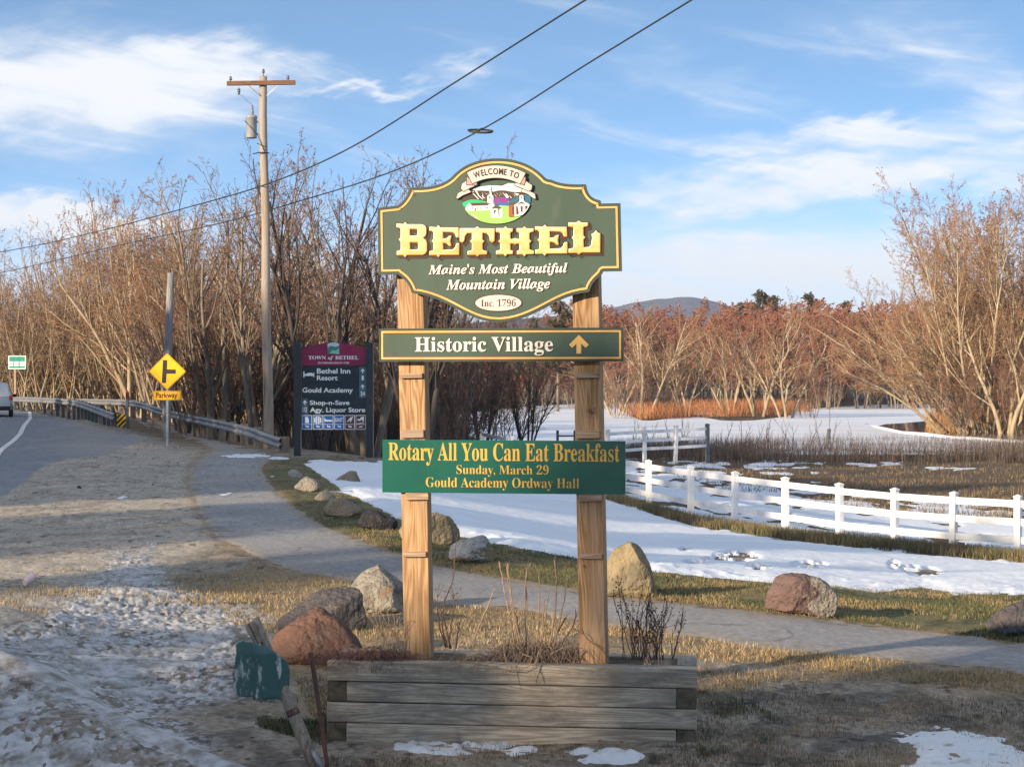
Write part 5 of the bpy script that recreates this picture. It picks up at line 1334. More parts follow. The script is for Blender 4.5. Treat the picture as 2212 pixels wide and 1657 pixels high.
for i, (x0, x1) in enumerate(((350,470),(482,602),(613,733),(745,863),(873,993),(1005,1128))):
    ic = shape("icon_tile", [trect(x0,1103,x1,1278)], FT, WHITE, town, 0, .016)
    shape("icon_face", [trect(x0+7,1110,x1-7,1271)], FT, ICONB if i < 4 else ICONR, ic, .0175)
    c = (x0+x1)/2; y = .0195
    gly = [[[(c-22,1200),(c-22,1125),(c+14,1125),(c+14,1140),(c+24,1150),(c+24,1200)]],
           [[(c-45,1145),(c-25,1120),(c-25,1205),(c-45,1190)], [(c-20,1118),(c-4,1118),(c-4,1208),(c-20,1208)], [(c+4,1118),(c+20,1118),(c+20,1208),(c+4,1208)], [(c+25,1120),(c+45,1145),(c+45,1190),(c+25,1205)]],
           [[(c-48,1180),(c-48,1140),(c-38,1140),(c-38,1158),(c+48,1162),(c+48,1182)]], None,
           [[(c-40,1195),(c-10,1150),(c+10,1130),(c+42,1120),(c+30,1150),(c+10,1195),(c+2,1180),(c+8,1155),(c-10,1175)]],
           [[(c-40,1150),(c-5,1150),(c+5,1125),(c+40,1122),(c+38,1180),(c+22,1180),(c+20,1150),(c-10,1172),(c-38,1168)], [(c-42,1205),(c+40,1190),(c+40,1197),(c-42,1212)]]][i]
    if gly is None: fit_text("lettering", "EAST", FT, c-46, 1135, c+46, 1185, WHITE, ic, y, 'sans', .02)
    else:
        for q in gly: shape("symbol", [q], FT, WHITE, ic, y)
    shape("divider", [trect(x0+7,1212,x1-7,1217)], FT, WHITE, ic, y)
    shape("turn_arrow", [[(c-18,1225),(c-6,1225),(c-4,1238),(c+10,1238),(c+10,1228),(c+28,1244),(c+10,1260),(c+10,1250),(c-14,1250)]] if i < 5 else [[(c-22,1240),(c+22,1236),(c+22,1250),(c-22,1252)]], FT, WHITE, ic, y)

# ------------------------------------------------------------------ road signs
YEL = M("sign_yellow", (.90,.45,.012), (.84,.41,.012), rough=.35, scale=4, bump=.02, spec=.4)
SBLK = M("sign_black", (.010,.010,.011), rough=.4, bump=0)
GALV = M("galvanised_steel", (.34,.36,.38), (.25,.265,.28), rough=.45, metal=.6, scale=8, bump=.08)
YY = 57.0; yk = .3115*YY/FPX
g = P(361, 966, YY)
ws = empty("warning_sign", (g.x, YY, g.z), (0,0,R(-2)))
tag(ws, "yellow diamond side-road warning sign with a small plate below on a grey post", "road sign")
FY = Face(1160, (966-663.6)/.3115, yk)
mb = MB(); mb.box(-.035,.035,.012,.03,-.5,FY.pt(0,330)[1]); mb.box(-.035,-.025,.03,.06,-.5,FY.pt(0,330)[1]); mb.box(.025,.035,.03,.06,-.5,FY.pt(0,330)[1])
mb.build("post", GALV, ws)
dia = [(1030,446),(1160,318),(1293,446),(1160,575)]
def rounded(poly, r, n=5):
    out = []
    for i in range(len(poly)):
        p0, p1, p2 = Vector(poly[i-1]), Vector(poly[i]), Vector(poly[(i+1)%len(poly)])
        a, b = p1+(p0-p1).normalized()*r, p1+(p2-p1).normalized()*r
        out += bez(tuple(a), tuple(p1), tuple(b), n=n)
    return out
dp = shape("diamond_panel", [rounded(dia, 14)], FY, YEL, ws, 0, .004)
band("border", rounded(dia, 14), .012, .022, FY, SBLK, dp, .005, .001)
shape("symbol", [[(1131,367),(1161,367),(1159,431),(1222,433),(1220,463),(1157,462),(1153,526),(1123,526)]], FY, SBLK, dp, .006)
pp = rounded([(1060,580),(1257,580),(1257,646),(1060,646)], 8)
pl = shape("plate", [pp], FY, YEL, ws, 0, .004)
band("border", pp, .008, .016, FY, SBLK, pl, .005, .001)
fit_text("lettering", "Parkway", FY, 1082, 592, 1232, 640, SBLK, pl, .006, 'sans', .02)

# striped marker and red-topped post at the guardrail's end
MY = 74.5
def at(px, py, Y): return P(px, py, Y)
FM = Face(0, 0, .3115*MY/FPX)
g = at(262, 933, MY)
mk = empty("object_marker", (g.x, MY, g.z)); tag(mk, "small black and yellow striped marker on the guardrail's near end", "road sign")
FM = Face(840, (933-663.6)/.3115, .3115*MY/FPX)
rect = [(809,741),(872,741),(872,832),(809,832)]
m1 = shape("marker_panel", [rect], FM, YEL, mk, 0, .004)
for k in range(-3, 4):
    s = [(809+k*36,832),(809+k*36+18,832),(809+k*36+18+110,722),(809+k*36+110,722)]
    q = clip(s, inset(rect, 2) if False else rect)
    if len(q) > 2: shape("stripe", [q], FM, SBLK, m1, .006)
mb = MB(); mb.box(-.04,.04,.012,.07,-.5,.95); mb.build("post", GALV, mk)
g = at(275, 932, MY+.4)
dl = empty("marker_post", (g.x, MY+.4, g.z)); tag(dl, "slim grey roadside post with a red top at the guardrail's end", "marker post")
mb = MB(); mb.box(-.075,.075,-.06,.06,-.4,.42); mb.box(-.055,.055,-.04,.04,.42,1.32); mb.build("post", M("faded_grey_post", (.16,.20,.21), (.12,.15,.16), rough=.7, scale=6, bump=.1), dl, bevel=.008)
mb = MB(); mb.box(-.062,.062,-.048,.048,1.321,1.60); mb.build("red_top", M("red_reflector", (.42,.025,.02), rough=.35, bump=0), dl, bevel=.006)

# distant green sign
GY_ = 114.0
g = at(37, 884, GY_); gs = empty("road_sign", (g.x, GY_, float(base_z(np.array([g.x]), np.array([GY_]))[0]))); tag(gs, "small weathered green and white road sign far down the road", "road sign")
kk = GY_/FPX
z0 = at(37, 783, GY_).z - gs.location.z
GRN = M("road_sign_green", (.012,.20,.13), (.02,.27,.19), rough=.4, scale=5, bump=.02, col3=(.35,.55,.47), c3scale=7, c3range=(.62,.75))
FG = Face(0, 0, kk, None, z0)
pn = shape("sign_panel", [trect(-19.5,-15,19.5,15)], FG, GRN, gs, 0, .01)
band("border", trect(-19.5,-15,19.5,15), .02, .07, FG, WHITE, pn, .012, .003)
for a, b in ((-17,-8),(-6,4),(6,16)): shape("worn_band", [trect(a,-2,b,8)], FG, WHITE, pn, .013)
for a in (-15,-10,-3,2,8,12): shape("worn_mark", [trect(a,1,a+1.4,6)], FG, GRN, pn, .016)
for x in (-5,): 
    mb = MB(); mb.box(x*kk-.06, x*kk+.06, .02, .12, -.5, z0); mb.build("post", M("sign_post_wood", (.40,.30,.19), rough=.8, scale=5), gs)

# ------------------------------------------------------------------ guardrails
GREYWOOD = wood_m("guardrail_post_wood", (.30,.235,.17), (.18,.135,.10), 2, sc=.6)
RAILM = M("weathered_steel_rail", (.30,.31,.32), (.21,.22,.23), rough=.55, metal=.55, scale=2.5, bump=.1, col3=(.22,.19,.16), c3scale=1.5, c3range=(.58,.75))
WPROF = [(0,.155),(-.03,.150),(-.075,.115),(-.08,.085),(-.075,.06),(-.02,.025),(-.01,0),(-.02,-.025),(-.075,-.06),(-.08,-.085),(-.075,-.115),(-.03,-.150),(0,-.155)]
def catmull(pts, n):
    out = []
    for i in range(len(pts)-1):
        p0, p1, p2, p3 = pts[max(i-1,0)], pts[i], pts[i+1], pts[min(i+2,len(pts)-1)]
        for k in range(n):
            t = k/n
            out.append(.5*((2*p1)+(p2-p0)*t+(2*p0-5*p1+4*p2-p3)*t*t+(-p0+3*p1-3*p2+p3)*t**3))
    out.append(pts[-1]); return out
def guardrail(name, label, tops, spacing, postmat, pw, block=True):
    """tops: points of the rail's upper edge"""
    pts = catmull(tops, 14)
    root = empty(name, (pts[0].x, pts[0].y, float(terrain(np.array([pts[0].x]), np.array([pts[0].y]))[0]))); tag(root, label, "guardrail")
    o0 = root.location.copy()
    mb = MB(); n = len(WPROF)
    for i, p in enumerate(pts):
        d = pts[min(i+1,len(pts)-1)]-pts[max(i-1,0)]; d.z = 0; d.normalize(); side = Vector((d.y, -d.x, 0))
        if side.dot(Vector((-p.x, -p.y, 0))) < 0: side = -side
        for a, b in WPROF:
            mb.v.append(tuple(p - side*a + Vector((0,0,b-.155)) - o0))
    for i in range(len(pts)-1):
        for k in range(n-1):
            mb.f.append((i*n+k, i*n+k+1, (i+1)*n+k+1, (i+1)*n+k)); mb.m.append(0); mb.sm.append(True)
    ro = mb.build("rail", RAILM, root); s = ro.modifiers.new("thickness", 'SOLIDIFY'); s.thickness = .012; s.offset = 0
    acc, nxt, k = 0, .25, 0
    for a, b in zip(pts[:-1], pts[1:]):
        L = (b-a).length
        while acc+L >= nxt:
            p = a.lerp(b, (nxt-acc)/L); d = (b-a); d.z = 0; d.normalize(); side = Vector((d.y,-d.x,0))
            if side.dot(Vector((-p.x,-p.y,0))) < 0: side = -side
            q = p - side*(pw/2+.03); zb = float(terrain(np.array([q.x]), np.array([q.y]))[0])
            m = MB(); m.box(-pw/2, pw/2, -pw/2, pw/2, zb-.6-q.z, .03)
            po = m.build("post", postmat, root, bevel=.01, loc=q-o0, rot=(0, R(random.Random(k).uniform(-2,2)), math.atan2(d.y, d.x)))
            k += 1; nxt += spacing
        acc += L
    return root
guardrail("guardrail", "weathered steel guardrail curving along the road's outer edge", [at(248,893,76), at(228,886,80), at(200,876,86), at(175,868,92), at(150,863,97), at(100,859.5,104), at(50,857.5,109), at(15,856,113), at(-60,855,119)], 1.9, M("steel_rail_post", (.10,.115,.12), rough=.6, metal=.4, scale=4, bump=.05), .15)
guardrail("guardrail", "grey guardrail on stout wooden posts along the footpath's far side", [at(608,947,52.5), at(570,934,54.5), at(536,922,57.5), at(467,907,68), at(411,896,75), at(367,887,80), at(336,878.5,84), at(311,870,88), at(271,864,94), at(218,862.5,101), at(170,861.5,108)], 3.8, GREYWOOD, .24)

# ------------------------------------------------------------------ utility poles and lines
POLE = wood_m("pole_wood", (.36,.285,.215), (.245,.19,.145), 2, sc=.35, bump=.4, grey=(.30,.27,.245), greyr=(.45,.7))
ARM = wood_m("crossarm_wood", (.20,.105,.055), (.11,.06,.035), 0, sc=.6)
CER = M("insulator_glaze", (.10,.10,.11), rough=.25, bump=0)
UY = 57.0
b = P(580, 968, UY); t = P(568, 166, UY); b.z = min(b.z, 0)
up = empty("utility_pole", b); tag(up, "tall wooden utility pole with a brown crossarm and grey transformer", "utility pole")
rel_ = lambda px, py, dy=0: P(px, py, UY+dy) - b
mb = MB(); pts = [Vector((0,0,-.6))] + [(Vector((0,0,0)).lerp(t-b, k/10) + Vector((.02*math.sin(k*1.3),0,0))) for k in range(11)]
mb.tube(pts, [.160]+[.158-.042*k/10 for k in range(11)], 16); mb.build("pole", POLE, up)
mb = MB(); mb.bar(rel_(490,181,-.17), rel_(638,179,-.17), .11, .135); mb.build("crossarm", ARM, up, bevel=.012)
for x0, x1 in ((538,562),(600,576)):
    mb = MB(); mb.bar(rel_(x0,186,-.17), rel_(x1,208,-.14), .012, .035); mb.build("brace", GALV, up)
for x, y in ((498,176),(622,174),(569,160)):
    mb = MB(); q = rel_(x, y, -.17 if y > 165 else 0); mb.lathe([(.012,-.12),(.012,.02),(.045,.03),(.05,.06),(.03,.08),(.04,.10),(.035,.14),(.01,.15)], 10, Matrix.Translation(q)); mb.build("insulator", CER, up)
mb = MB(); q = rel_(516, 188, -.17); mb.lathe([(.008,0),(.008,-.05),(.05,-.07),(.05,-.10),(.02,-.11),(.05,-.14),(.05,-.17),(.02,-.18),(.035,-.23),(.01,-.25)], 10, Matrix.Translation(q)); mb.build("hanging_insulator", CER, up)
q = rel_(543, 299, -.02)
mb = MB(); mb.lathe([(.165,0),(.17,.02),(.17,.60),(.185,.61),(.185,.66),(.15,.70),(.05,.72)], 20, Matrix.Translation(q)); tr = mb.build("transformer", M("transformer_grey", (.30,.31,.32), (.24,.25,.26), rough=.5, scale=4, bump=.05), up)
mb = MB(); mb.lathe([(.035,.70),(.05,.74),(.03,.77),(.05,.80),(.03,.83),(.045,.86),(.025,.90),(.03,.95),(.012,1.02)], 10, Matrix.Translation(q+Vector((.03,0,0)))); mb.build("bushing", CER, tr)
mb = MB(); mb.bar(q+Vector((.16,0,.50)), q+Vector((.34,0,.50)), .05, .05); mb.bar(q+Vector((.16,0,.12)), q+Vector((.34,0,.12)), .05, .05); mb.bar(q+Vector((-.19,0,.56)), q+Vector((-.13,0,.56)), .04, .04); mb.build("bracket", GALV, tr)
mb = MB(); mb.tube([q+Vector((-.19,-.1,.52)), q+Vector((0,-.19,.32)), q+Vector((.2,-.1,.10)), rel_(572,330,-.15), rel_(560,331,-.2)], .010, 6)
mb.tube([q+Vector((.03,0,1.02)), rel_(530,215,-.1), rel_(518,203,-.17)], .005, 5); mb.build("lead_wire", SBLK, up)
mb = MB(); mb.tube([rel_(546,333,-.2), rel_(560,330,-.15), rel_(582,331,-.15)], .018, 6); mb.tube([rel_(555,310,-.16), rel_(574,318,-.15)], .012, 6); mb.build("service_clamp", SBLK, up)
gw = empty("guy_wire", gp(797, 962)); gb = gw.location.copy(); gb_t = P(577, 440, UY)
tag(gw, "thin guy wire with a yellow guard behind the wayfinding sign", "guy wire")
mb = MB(); mb.tube([Vector((0,0,0)), gb_t-gb], .008, 5); mb.build("wire", SBLK, gw)
d = (gb_t-gb).normalized(); mb = MB(); mb.tube([d*.1, d*.75], .045, 10); mb.build("guard", M("yellow_guard", (.55,.42,.02), rough=.5, bump=0), gw)

OY = 66.0; g = P(359, 930, OY); b2 = Vector((g.x, OY, float(terrain(np.array([g.x]), np.array([OY]))[0])))
mb = MB(); tt = P(369, 590, OY)-b2; mb.tube([Vector((0,0,-.5)), Vector((0,0,0)), tt*.5+Vector((-.02,0,0)), tt], [.17,.165,.145,.125], 14)
o = mb.build("utility_pole", wood_m("grey_pole_wood", (.26,.25,.245), (.16,.155,.155), 2, sc=.4, bump=.4), loc=b2); tag(o, "short weathered grey pole cut off at the top behind the diamond sign", "utility pole")

CABLE = M("black_cable", (.022,.022,.024), rough=.6, bump=0)
def cable(pts, r, label):
    L = catmull([P(*q) for q in pts], 10); mb = MB(); mb.tube(L, r, 6)
    o = mb.build("overhead_cable", CABLE); return tag(o, label, "cable", "overhead cables")
cable([(1600,-205,29),(1266,0,36),(1000,168,43),(760,318,50),(580,397,56.2),(400,450,66),(200,503,82),(0,545,100),(-400,610,140)], .020, "upper black cable slanting down from the top edge past the utility pole")
c2 = cable([(1800,-190,28),(1495,0,33),(1270,138,38),(1045,278,43.5),(850,370,49.5),(650,434,57.5),(470,484,68),(250,532,84),(0,590,104),(-400,672,145)], .018, "lower black cable carrying an oval coil above the welcome sign")
c = P(1038, 284, 43.4); mb = MB()
for k in range(3):
    L = []
    for i in range(41):
        a = 2*math.pi*i/40
        L.append(c + Vector((math.cos(a)*(.275+.012*k), math.sin(a)*.16, math.sin(a)*.055 + .012*(k-1) - math.cos(a)*.012)))
    mb.tube(L, .013, 6)
mb.tube([c+Vector((.05,-.05,.06)), c+Vector((-.18,.05,-.03))], .02, 6)
mb.build("cable_coil", CABLE, c2)

# ------------------------------------------------------------------ white rail fences
VINYL = M("white_vinyl", (.76,.76,.77), (.66,.66,.66), rough=.5, scale=2.5, bump=.05, spec=.35, col3=(.47,.45,.40), c3scale=2.2, c3range=(.60,.78))
def fence(name, label, posts, h, pw, rails, mat, cap=True, rl=.13, rt=.04, lastdark=None):
    """posts: (x, y, top z)"""
    root = empty(name, (posts[0][0], posts[0][1], posts[0][2]-h)); tag(root, label, "fence", "white rail fences"); o0 = root.location.copy()
    for i, (x, y, z) in enumerate(posts):
        a, b_ = posts[max(i-1,0)], posts[min(i+1,len(posts)-1)]; ang = math.atan2(b_[1]-a[1], b_[0]-a[0])
        m = MB(); m.box(-pw/2, pw/2, -pw/2, pw/2, -h-.5, -.03)
        if cap:
            m.box(-pw/2-.012, pw/2+.012, -pw/2-.012, pw/2+.012, -.03, 0)
            m.add([(-pw/2,-pw/2,0.0005),(pw/2,-pw/2,.0005),(pw/2,pw/2,.0005),(-pw/2,pw/2,.0005),(0,0,.035)], [(0,1,4),(1,2,4),(2,3,4),(3,0,4)])
        m.build("post", (lastdark if lastdark and i == len(posts)-1 else mat), root, loc=Vector((x,y,z))-o0, rot=(R(random.Random(i).uniform(-1.3,1.3)),R(random.Random(i+50).uniform(-1.3,1.3)),ang))
    for dz in rails:
        m = MB()
        for a, b_ in zip(posts[:-1], posts[1:]):
            pa, pb = Vector((a[0],a[1],a[2]+dz))-o0, Vector((b_[0],b_[1],b_[2]+dz))-o0
            m.bar(pa, pb, rt, rl)
        m.build("rail", mat, root)
    return root
Fp = []
for px, py, Y in ((1040,929,80),(1106,943,72.5),(1165,954,67),(1222,965,62.5),(1282,975,58.6),(1342,985,55.3),(1401,995,52.4),(1492,1008,49.4),(1588,1020,47),(1696,1032,44.9),(1813,1045,43.1),(1933,1056,41.7),(2061,1064,40.5),(2199,1071,39.5),(2345,1077,38.7),(2500,1083,38),(2660,1088,37.5),(2820,1092,37.1),(2980,1096,36.8)):
    p = P(px, py, Y); Fp.append((p.x, p.y, p.z))
fence("rail_fence", "long white three-rail fence running down from the sign to the right edge", Fp, 1.25, .135, (-.17,-.56,-.95), VINYL, rl=.15)
Fp = []
for px, py, Y in ((1313,928,83),(1391,922,84),(1461,919.5,85),(1528,916,86)): p = P(px, py, Y); Fp.append((p.x, p.y, p.z))
fence("rail_fence", "short white rail fence farther back ending at a dark post", Fp, 1.25, .15, (-.22,-.62,-1.0), VINYL, rl=.14, lastdark=M("dark_post", (.13,.15,.17), rough=.7, bump=.1))
g = P(1223, 965, 86); gt = empty("gate", (g.x, 86, g.z)); tag(gt, "small dark gate seen between the two posts of the welcome sign", "gate")
DK = M("dark_gate_metal", (.03,.045,.05), rough=.5, bump=.05)
for x in (-.40, .40):
    m = MB(); m.box(x-.06, x+.06, -.06, .06, -.7, .76); m.build("post", DK, gt)
m = MB(); m.bar((-.34,0,.50), (.34,0,.50), .05, .07); m.bar((-.34,0,.25), (.34,0,.25), .05, .07); m.bar((-.34,0,.0), (.34,0,.0), .05, .07); m.build("bar", DK, gt)
g = gp(1784, 978); m = MB(); m.tube([Vector((0,0,-.4)), Vector((0,0,0)), Vector((.22,0,1.52))], [.13,.13,.115], 8)
o = m.build("wooden_post", M("grey_stake", (.12,.12,.12), (.08,.08,.08), rough=.9, scale=6), loc=g); tag(o, "lone leaning grey wooden post among the river bank reeds", "post")

# ------------------------------------------------------------------ car leaving on the left
def suv():
    Yc = 96
    root = empty("car", P(-11, 904, Yc), (0, 0, R(15))); root.location.z = float(terrain(np.array([root.location.x+.5]), np.array([Yc+1.5]))[0]) + .012
    tag(root, "silver estate car driving away, cut off by the left edge", "car")
    PAINT = M("silver_car_paint", (.42,.45,.48), (.40,.43,.46), rough=.28, metal=.6, scale=2, bump=0, spec=.5)
    GLASS = M("car_glass", (.02,.025,.03), rough=.06, bump=0, spec=.7); RUB = M("rubber", (.018,.018,.02), rough=.8, bump=.1); TRIM = M("black_trim", (.02,.02,.022), rough=.6, bump=0)
    sec = [(0.0,.70,.78,.42,.62,.95,1.00),(.06,.82,.86,.36,.70,1.02,1.08),(.14,.86,.885,.34,.70,1.05,1.35),(.50,.88,.90,.33,.66,1.06,1.72),(1.1,.90,.91,.32,.66,1.05,1.78),(2.2,.90,.91,.32,.64,1.03,1.76),(2.9,.90,.91,.32,.63,1.01,1.62),(3.55,.89,.90,.33,.62,.99,1.06),(4.2,.86,.87,.35,.60,.90,.93),(4.55,.76,.78,.42,.58,.74,.78)]
    mb = MB(); n = 12
    for y, wb, wm, zb, zm, zt, zr in sec:
        wr = .66 if zr > 1.2 else wm*.88
        half = [(wb*.9,zb),(wb,zb+.06),(wm,zm),(wm*.985,zt),(wr+.03 if zr > 1.2 else wm*.93,zt+(zr-zt)*.85),(wr*.9,zr)]
        ring = half + [(-x,z) for x, z in reversed(half)]
        for x, z in ring: mb.v.append((x, y, z))
    for i in range(len(sec)-1):
        for k in range(n):
            k2 = (k+1)%n; mb.f.append((i*n+k, i*n+k2, (i+1)*n+k2, (i+1)*n+k)); mb.m.append(0); mb.sm.append(True)
    mb.f.append(tuple(range(n))); mb.m.append(0); mb.sm.append(False)
    mb.f.append(tuple(reversed(range((len(sec)-1)*n, len(sec)*n)))); mb.m.append(0); mb.sm.append(False)
    body = mb.build("body", PAINT, root)
    m = MB(); m.add([(-.60,.085,1.12),(.60,.085,1.12),(.52,.40,1.60),(-.52,.40,1.60),(-.60,.13,1.12),(.60,.13,1.12),(.52,.45,1.60),(-.52,.45,1.60)], [(0,1,2,3),(1,5,6,2),(4,0,3,7),(3,2,6,7),(0,4,5,1)]); m.build("rear_window", GLASS, root)
    for s in (-1, 1):
        m = MB(); m.add([(s*.88,.62,1.10),(s*.905,2.9,1.06),(s*.74,2.5,1.62),(s*.72,.78,1.66)], [(0,1,2,3) if s > 0 else (3,2,1,0)]); o = m.build("side_window", GLASS, root); so = o.modifiers.new("t", 'SOLIDIFY'); so.thickness = .03; so.offset = 0
        m = MB(); m.box(s*.80-.09, s*.80+.085, -.005, .16, .88, 1.12); m.build("tail_light", M("tail_light_red", (.55,.02,.015), rough=.2, bump=0), root, bevel=.02)
        m = MB(); m.box(s*.98-.10, s*.98+.10, 2.75, 2.90, 1.02, 1.18); m.build("mirror", TRIM, root, bevel=.03)
        for y in (.80, 3.55):
            m = MB(); m.lathe([(.20,-.11),(.31,-.11),(.345,-.07),(.345,.07),(.31,.11),(.20,.11)], 24, Matrix.Translation((s*.80, y, .335)) @ Matrix.Rotation(R(90), 4, 'Y')); w = m.build("wheel", RUB, root)
            m = MB(); m.lathe([(.03,-.10),(.20,-.115),(.20,.115),(.03,.10)], 16, Matrix.Translation((s*.80, y, .335)) @ Matrix.Rotation(R(90), 4, 'Y')); m.build("rim", STEEL, w)
    m = MB(); m.box(-.78,.78,-.06,.10,.34,.56); m.build("bumper", TRIM, root, bevel=.03)
    m = MB(); m.box(-.18,.18,-.012,.02,.72,.86); m.build("number_plate", WHITE, root)
suv()
# ------------------------------------------------------------------ bare trees
def rnd_unit(rg):
    while True:
        v = Vector((rg.uniform(-1,1), rg.uniform(-1,1), rg.uniform(-1,1)))
        if .1 < v.length < 1: return v.normalized()
class Tree:
    def __init__(s, seed, **k):
        s.rg = random.Random(seed); s.tr, s.cr, s.bits = MB(), MB(), []
        s.k = dict(levels=4, nseg=(9,6,4,3,2), kids=(9,7,5,4), ratio=(.62,.55,.50,.45), ang=(38,42,45,50), wig=(.08,.13,.18,.22,.25), up=(.03,.05,.04,.02,.0),
                   start=.22, taper=.35, rmin=.006, bit=0.0, bits=.035, rr=.55, split=2, twig_r=.009, lean=(0,0,0), bend=(0,0,0))
        s.k.update(k)
    def branch(s, p, d, L, r, lev):
        k, rg = s.k, s.rg
        n = k['nseg'][lev]; pts, rad = [p.copy()], [r]
        dirs = [d.copy()]
        for i in range(n):
            d = (d + rnd_unit(rg)*k['wig'][lev] + Vector((0,0,1))*k['up'][lev] + Vector(k['bend'])*(1 if lev < 2 else .3)).normalized()
            p = p + d*(L/n); pts.append(p.copy()); dirs.append(d.copy()); rad.append(max(r*(1-(1-k['taper'])*(i+1)/n), k['rmin']))
        if lev == k['levels']: rad[-1] = k['rmin']*.6
        mb = s.tr if lev < k['split'] else s.cr
        mb.tube(pts, rad, 7 if lev == 0 else (5 if lev == 1 else 3), cap=False)
        if lev >= k['levels']-1 and k['bit']:
            for q in pts[1:]:
                if rg.random() < k['bit']: s.bits.append(q + rnd_unit(rg)*.03)
        if lev >= k['levels']: return
        m = max(1, int(k['kids'][lev]*rg.uniform(.8,1.2)+.5))
        for j in range(m):
            t = k['start'] + (1-k['start'])*((j+rg.random())/m) if lev == 0 else .15+.85*((j+rg.random())/m)
            t = min(t, .999); f = t*n; i = int(f)
            q = pts[i].lerp(pts[i+1], f-i); dd = dirs[i+1]
            ax = dd.cross(rnd_unit(rg)).normalized()
            e = Matrix.Rotation(R(k['ang'][lev]*rg.uniform(.6,1.25)), 3, ax) @ dd
            e = (e + Vector(k['lean'])*.25).normalized()
            s.branch(q, e, L*k['ratio'][lev]*rg.uniform(.7,1.2)*(1-.45*t), max(rad[i]*k['rr'], k['twig_r'] if lev+1 < k['levels'] else k['rmin']), lev+1)
    def stems(s, n, H, r, spread, lean=(0,0), foot=.35, hv=.25):
        for i in range(n):
            a = 2*math.pi*(i+s.rg.uniform(-.3,.3))/n
            sp = math.tan(R(spread))*s.rg.uniform(.35,1.1) if n > 1 else 0
            d = Vector((math.cos(a)*sp+lean[0], math.sin(a)*sp+lean[1], 1)).normalized()
            s.branch(Vector((math.cos(a)*foot*(n>1), math.sin(a)*foot*(n>1), -.4)), d, H*s.rg.uniform(1-hv, 1.02), r*s.rg.uniform(.7,1.1), 0)
        return s
    def meshes(s, name, bark, twig, bitmat=None, bs=.04):
        t = s.tr.mesh("trunk", bark)
        if s.bits and bitmat is not None:
            nf = len(s.cr.f); specks_flat(s.cr, s.bits, s.rg, bs, 1)
            c = s.cr.mesh("crown", [twig, bitmat])
        else: c = s.cr.mesh("crown", [twig])
        return t, c
def specks_flat(mb, pts, rg, sz, mi):
    for p in pts:
        a = rnd_unit(rg)*sz*rg.uniform(.5,1.4); b = a.orthogonal().normalized()*sz*rg.uniform(.3,.8)
        b = Matrix.Rotation(rg.uniform(0,6), 3, a.normalized()) @ b
        mb.add([tuple(p-a), tuple(p+b), tuple(p+a), tuple(p-b)], [(0,1,2,3)], mi)
def bark(name, a, b, s=3): return M(name, a, b, rough=.9, scale=s, stretch=(1,1,.35), bump=.3, bscale=s*5, spec=.15)
BK_TAN, BK_GREY, BK_DARK = bark("tan_bark", (.34,.26,.175), (.21,.155,.105)), bark("grey_bark", (.26,.215,.17), (.15,.125,.10)), bark("dark_bark", (.085,.068,.060), (.045,.038,.036))
BK_PALE = bark("pale_bark", (.42,.335,.225), (.27,.21,.14))
TW_TAN, TW_GREY, TW_DARK = M("tan_twigs", (.30,.20,.125), (.20,.135,.09), rough=.9, scale=1, bump=0, spec=.1), M("grey_twigs", (.205,.145,.11), (.14,.10,.08), rough=.9, scale=1, bump=0, spec=.1), M("dark_twigs", (.075,.055,.050), (.11,.075,.06), rough=.9, scale=1, bump=0, spec=.1)
TW_RUSSET = M("russet_twigs", (.26,.135,.088), (.18,.10,.07), rough=.9, scale=1, bump=0, spec=.1)
TW_RED = M("reddish_twigs", (.38,.165,.105), (.28,.12,.08), rough=.9, scale=.3, bump=0, spec=.1)
TW_WILLOW = M("willow_twigs", (.33,.215,.125), (.23,.135,.08), rough=.9, scale=.4, bump=0, spec=.1)
DRY = M("dry_leaf_bits", (.30,.125,.070), (.21,.10,.065), rough=.9, scale=2, bump=0, spec=.1)

PROTO = {}
def proto(key, seed, st, bark_, twig_, bitmat=DRY, bs=.04, **k):
    PROTO[key] = Tree(seed, **k).stems(*st[0], **st[1]).meshes(key, bark_, twig_, bitmat, bs)
# name of each kind: stems (count, height, radius, spread), all about 10 m tall
for i in range(3):
    proto(f"vase{i}", 100+i, ((5, 10.5, .135, 17), dict(lean=(-.06,0))), (BK_DARK, BK_GREY, BK_GREY)[i], (TW_DARK, TW_GREY, TW_GREY)[i], kids=(9,5,3,3), bit=.32, ratio=(.52,.52,.5,.45), ang=(24,34,42,50), up=(.03,.06,.05,.03,.0))
for i in range(3):
    proto(f"sapling{i}", 120+i, ((7, 10.0, .085, 9), dict(lean=(-.30 if i else -.42,0), foot=.9)), BK_TAN, (TW_TAN, TW_RUSSET, TW_TAN)[i], kids=(8,5,3,3), bit=.25, ratio=(.36,.5,.5,.45), ang=(30,38,45,50), start=.30, bend=(.012,0,.012))
for i in range(2):
    proto(f"brush{i}", 130+i, ((10, 6.0, .035, 24), dict(foot=.7)), (BK_GREY, BK_DARK)[i], (TW_RUSSET, TW_DARK)[i], kids=(7,6,5,3), bit=.05, ratio=(.45,.5,.5,.45), ang=(32,40,45,50), start=.1)
proto("brush2", 135, ((10, 6.0, .045, 20), dict(foot=.8, lean=(-.2,0))), BK_PALE, TW_TAN, kids=(6,5,4,2), bit=.05, ratio=(.42,.5,.5,.45), ang=(28,40,45,50), start=.2)
for i in range(2):
    proto(f"limb{i}", 140+i, ((4, 12.0, .20, 20), dict(lean=((.10,-.06)[i],0), foot=.6)), BK_PALE, TW_WILLOW, bit=.05, bs=.07, kids=(8,6,4,3), ratio=(.55,.55,.5,.45), ang=(38,42,45,50), wig=(.16,.18,.2,.22,.25), rmin=.012, twig_r=.016)
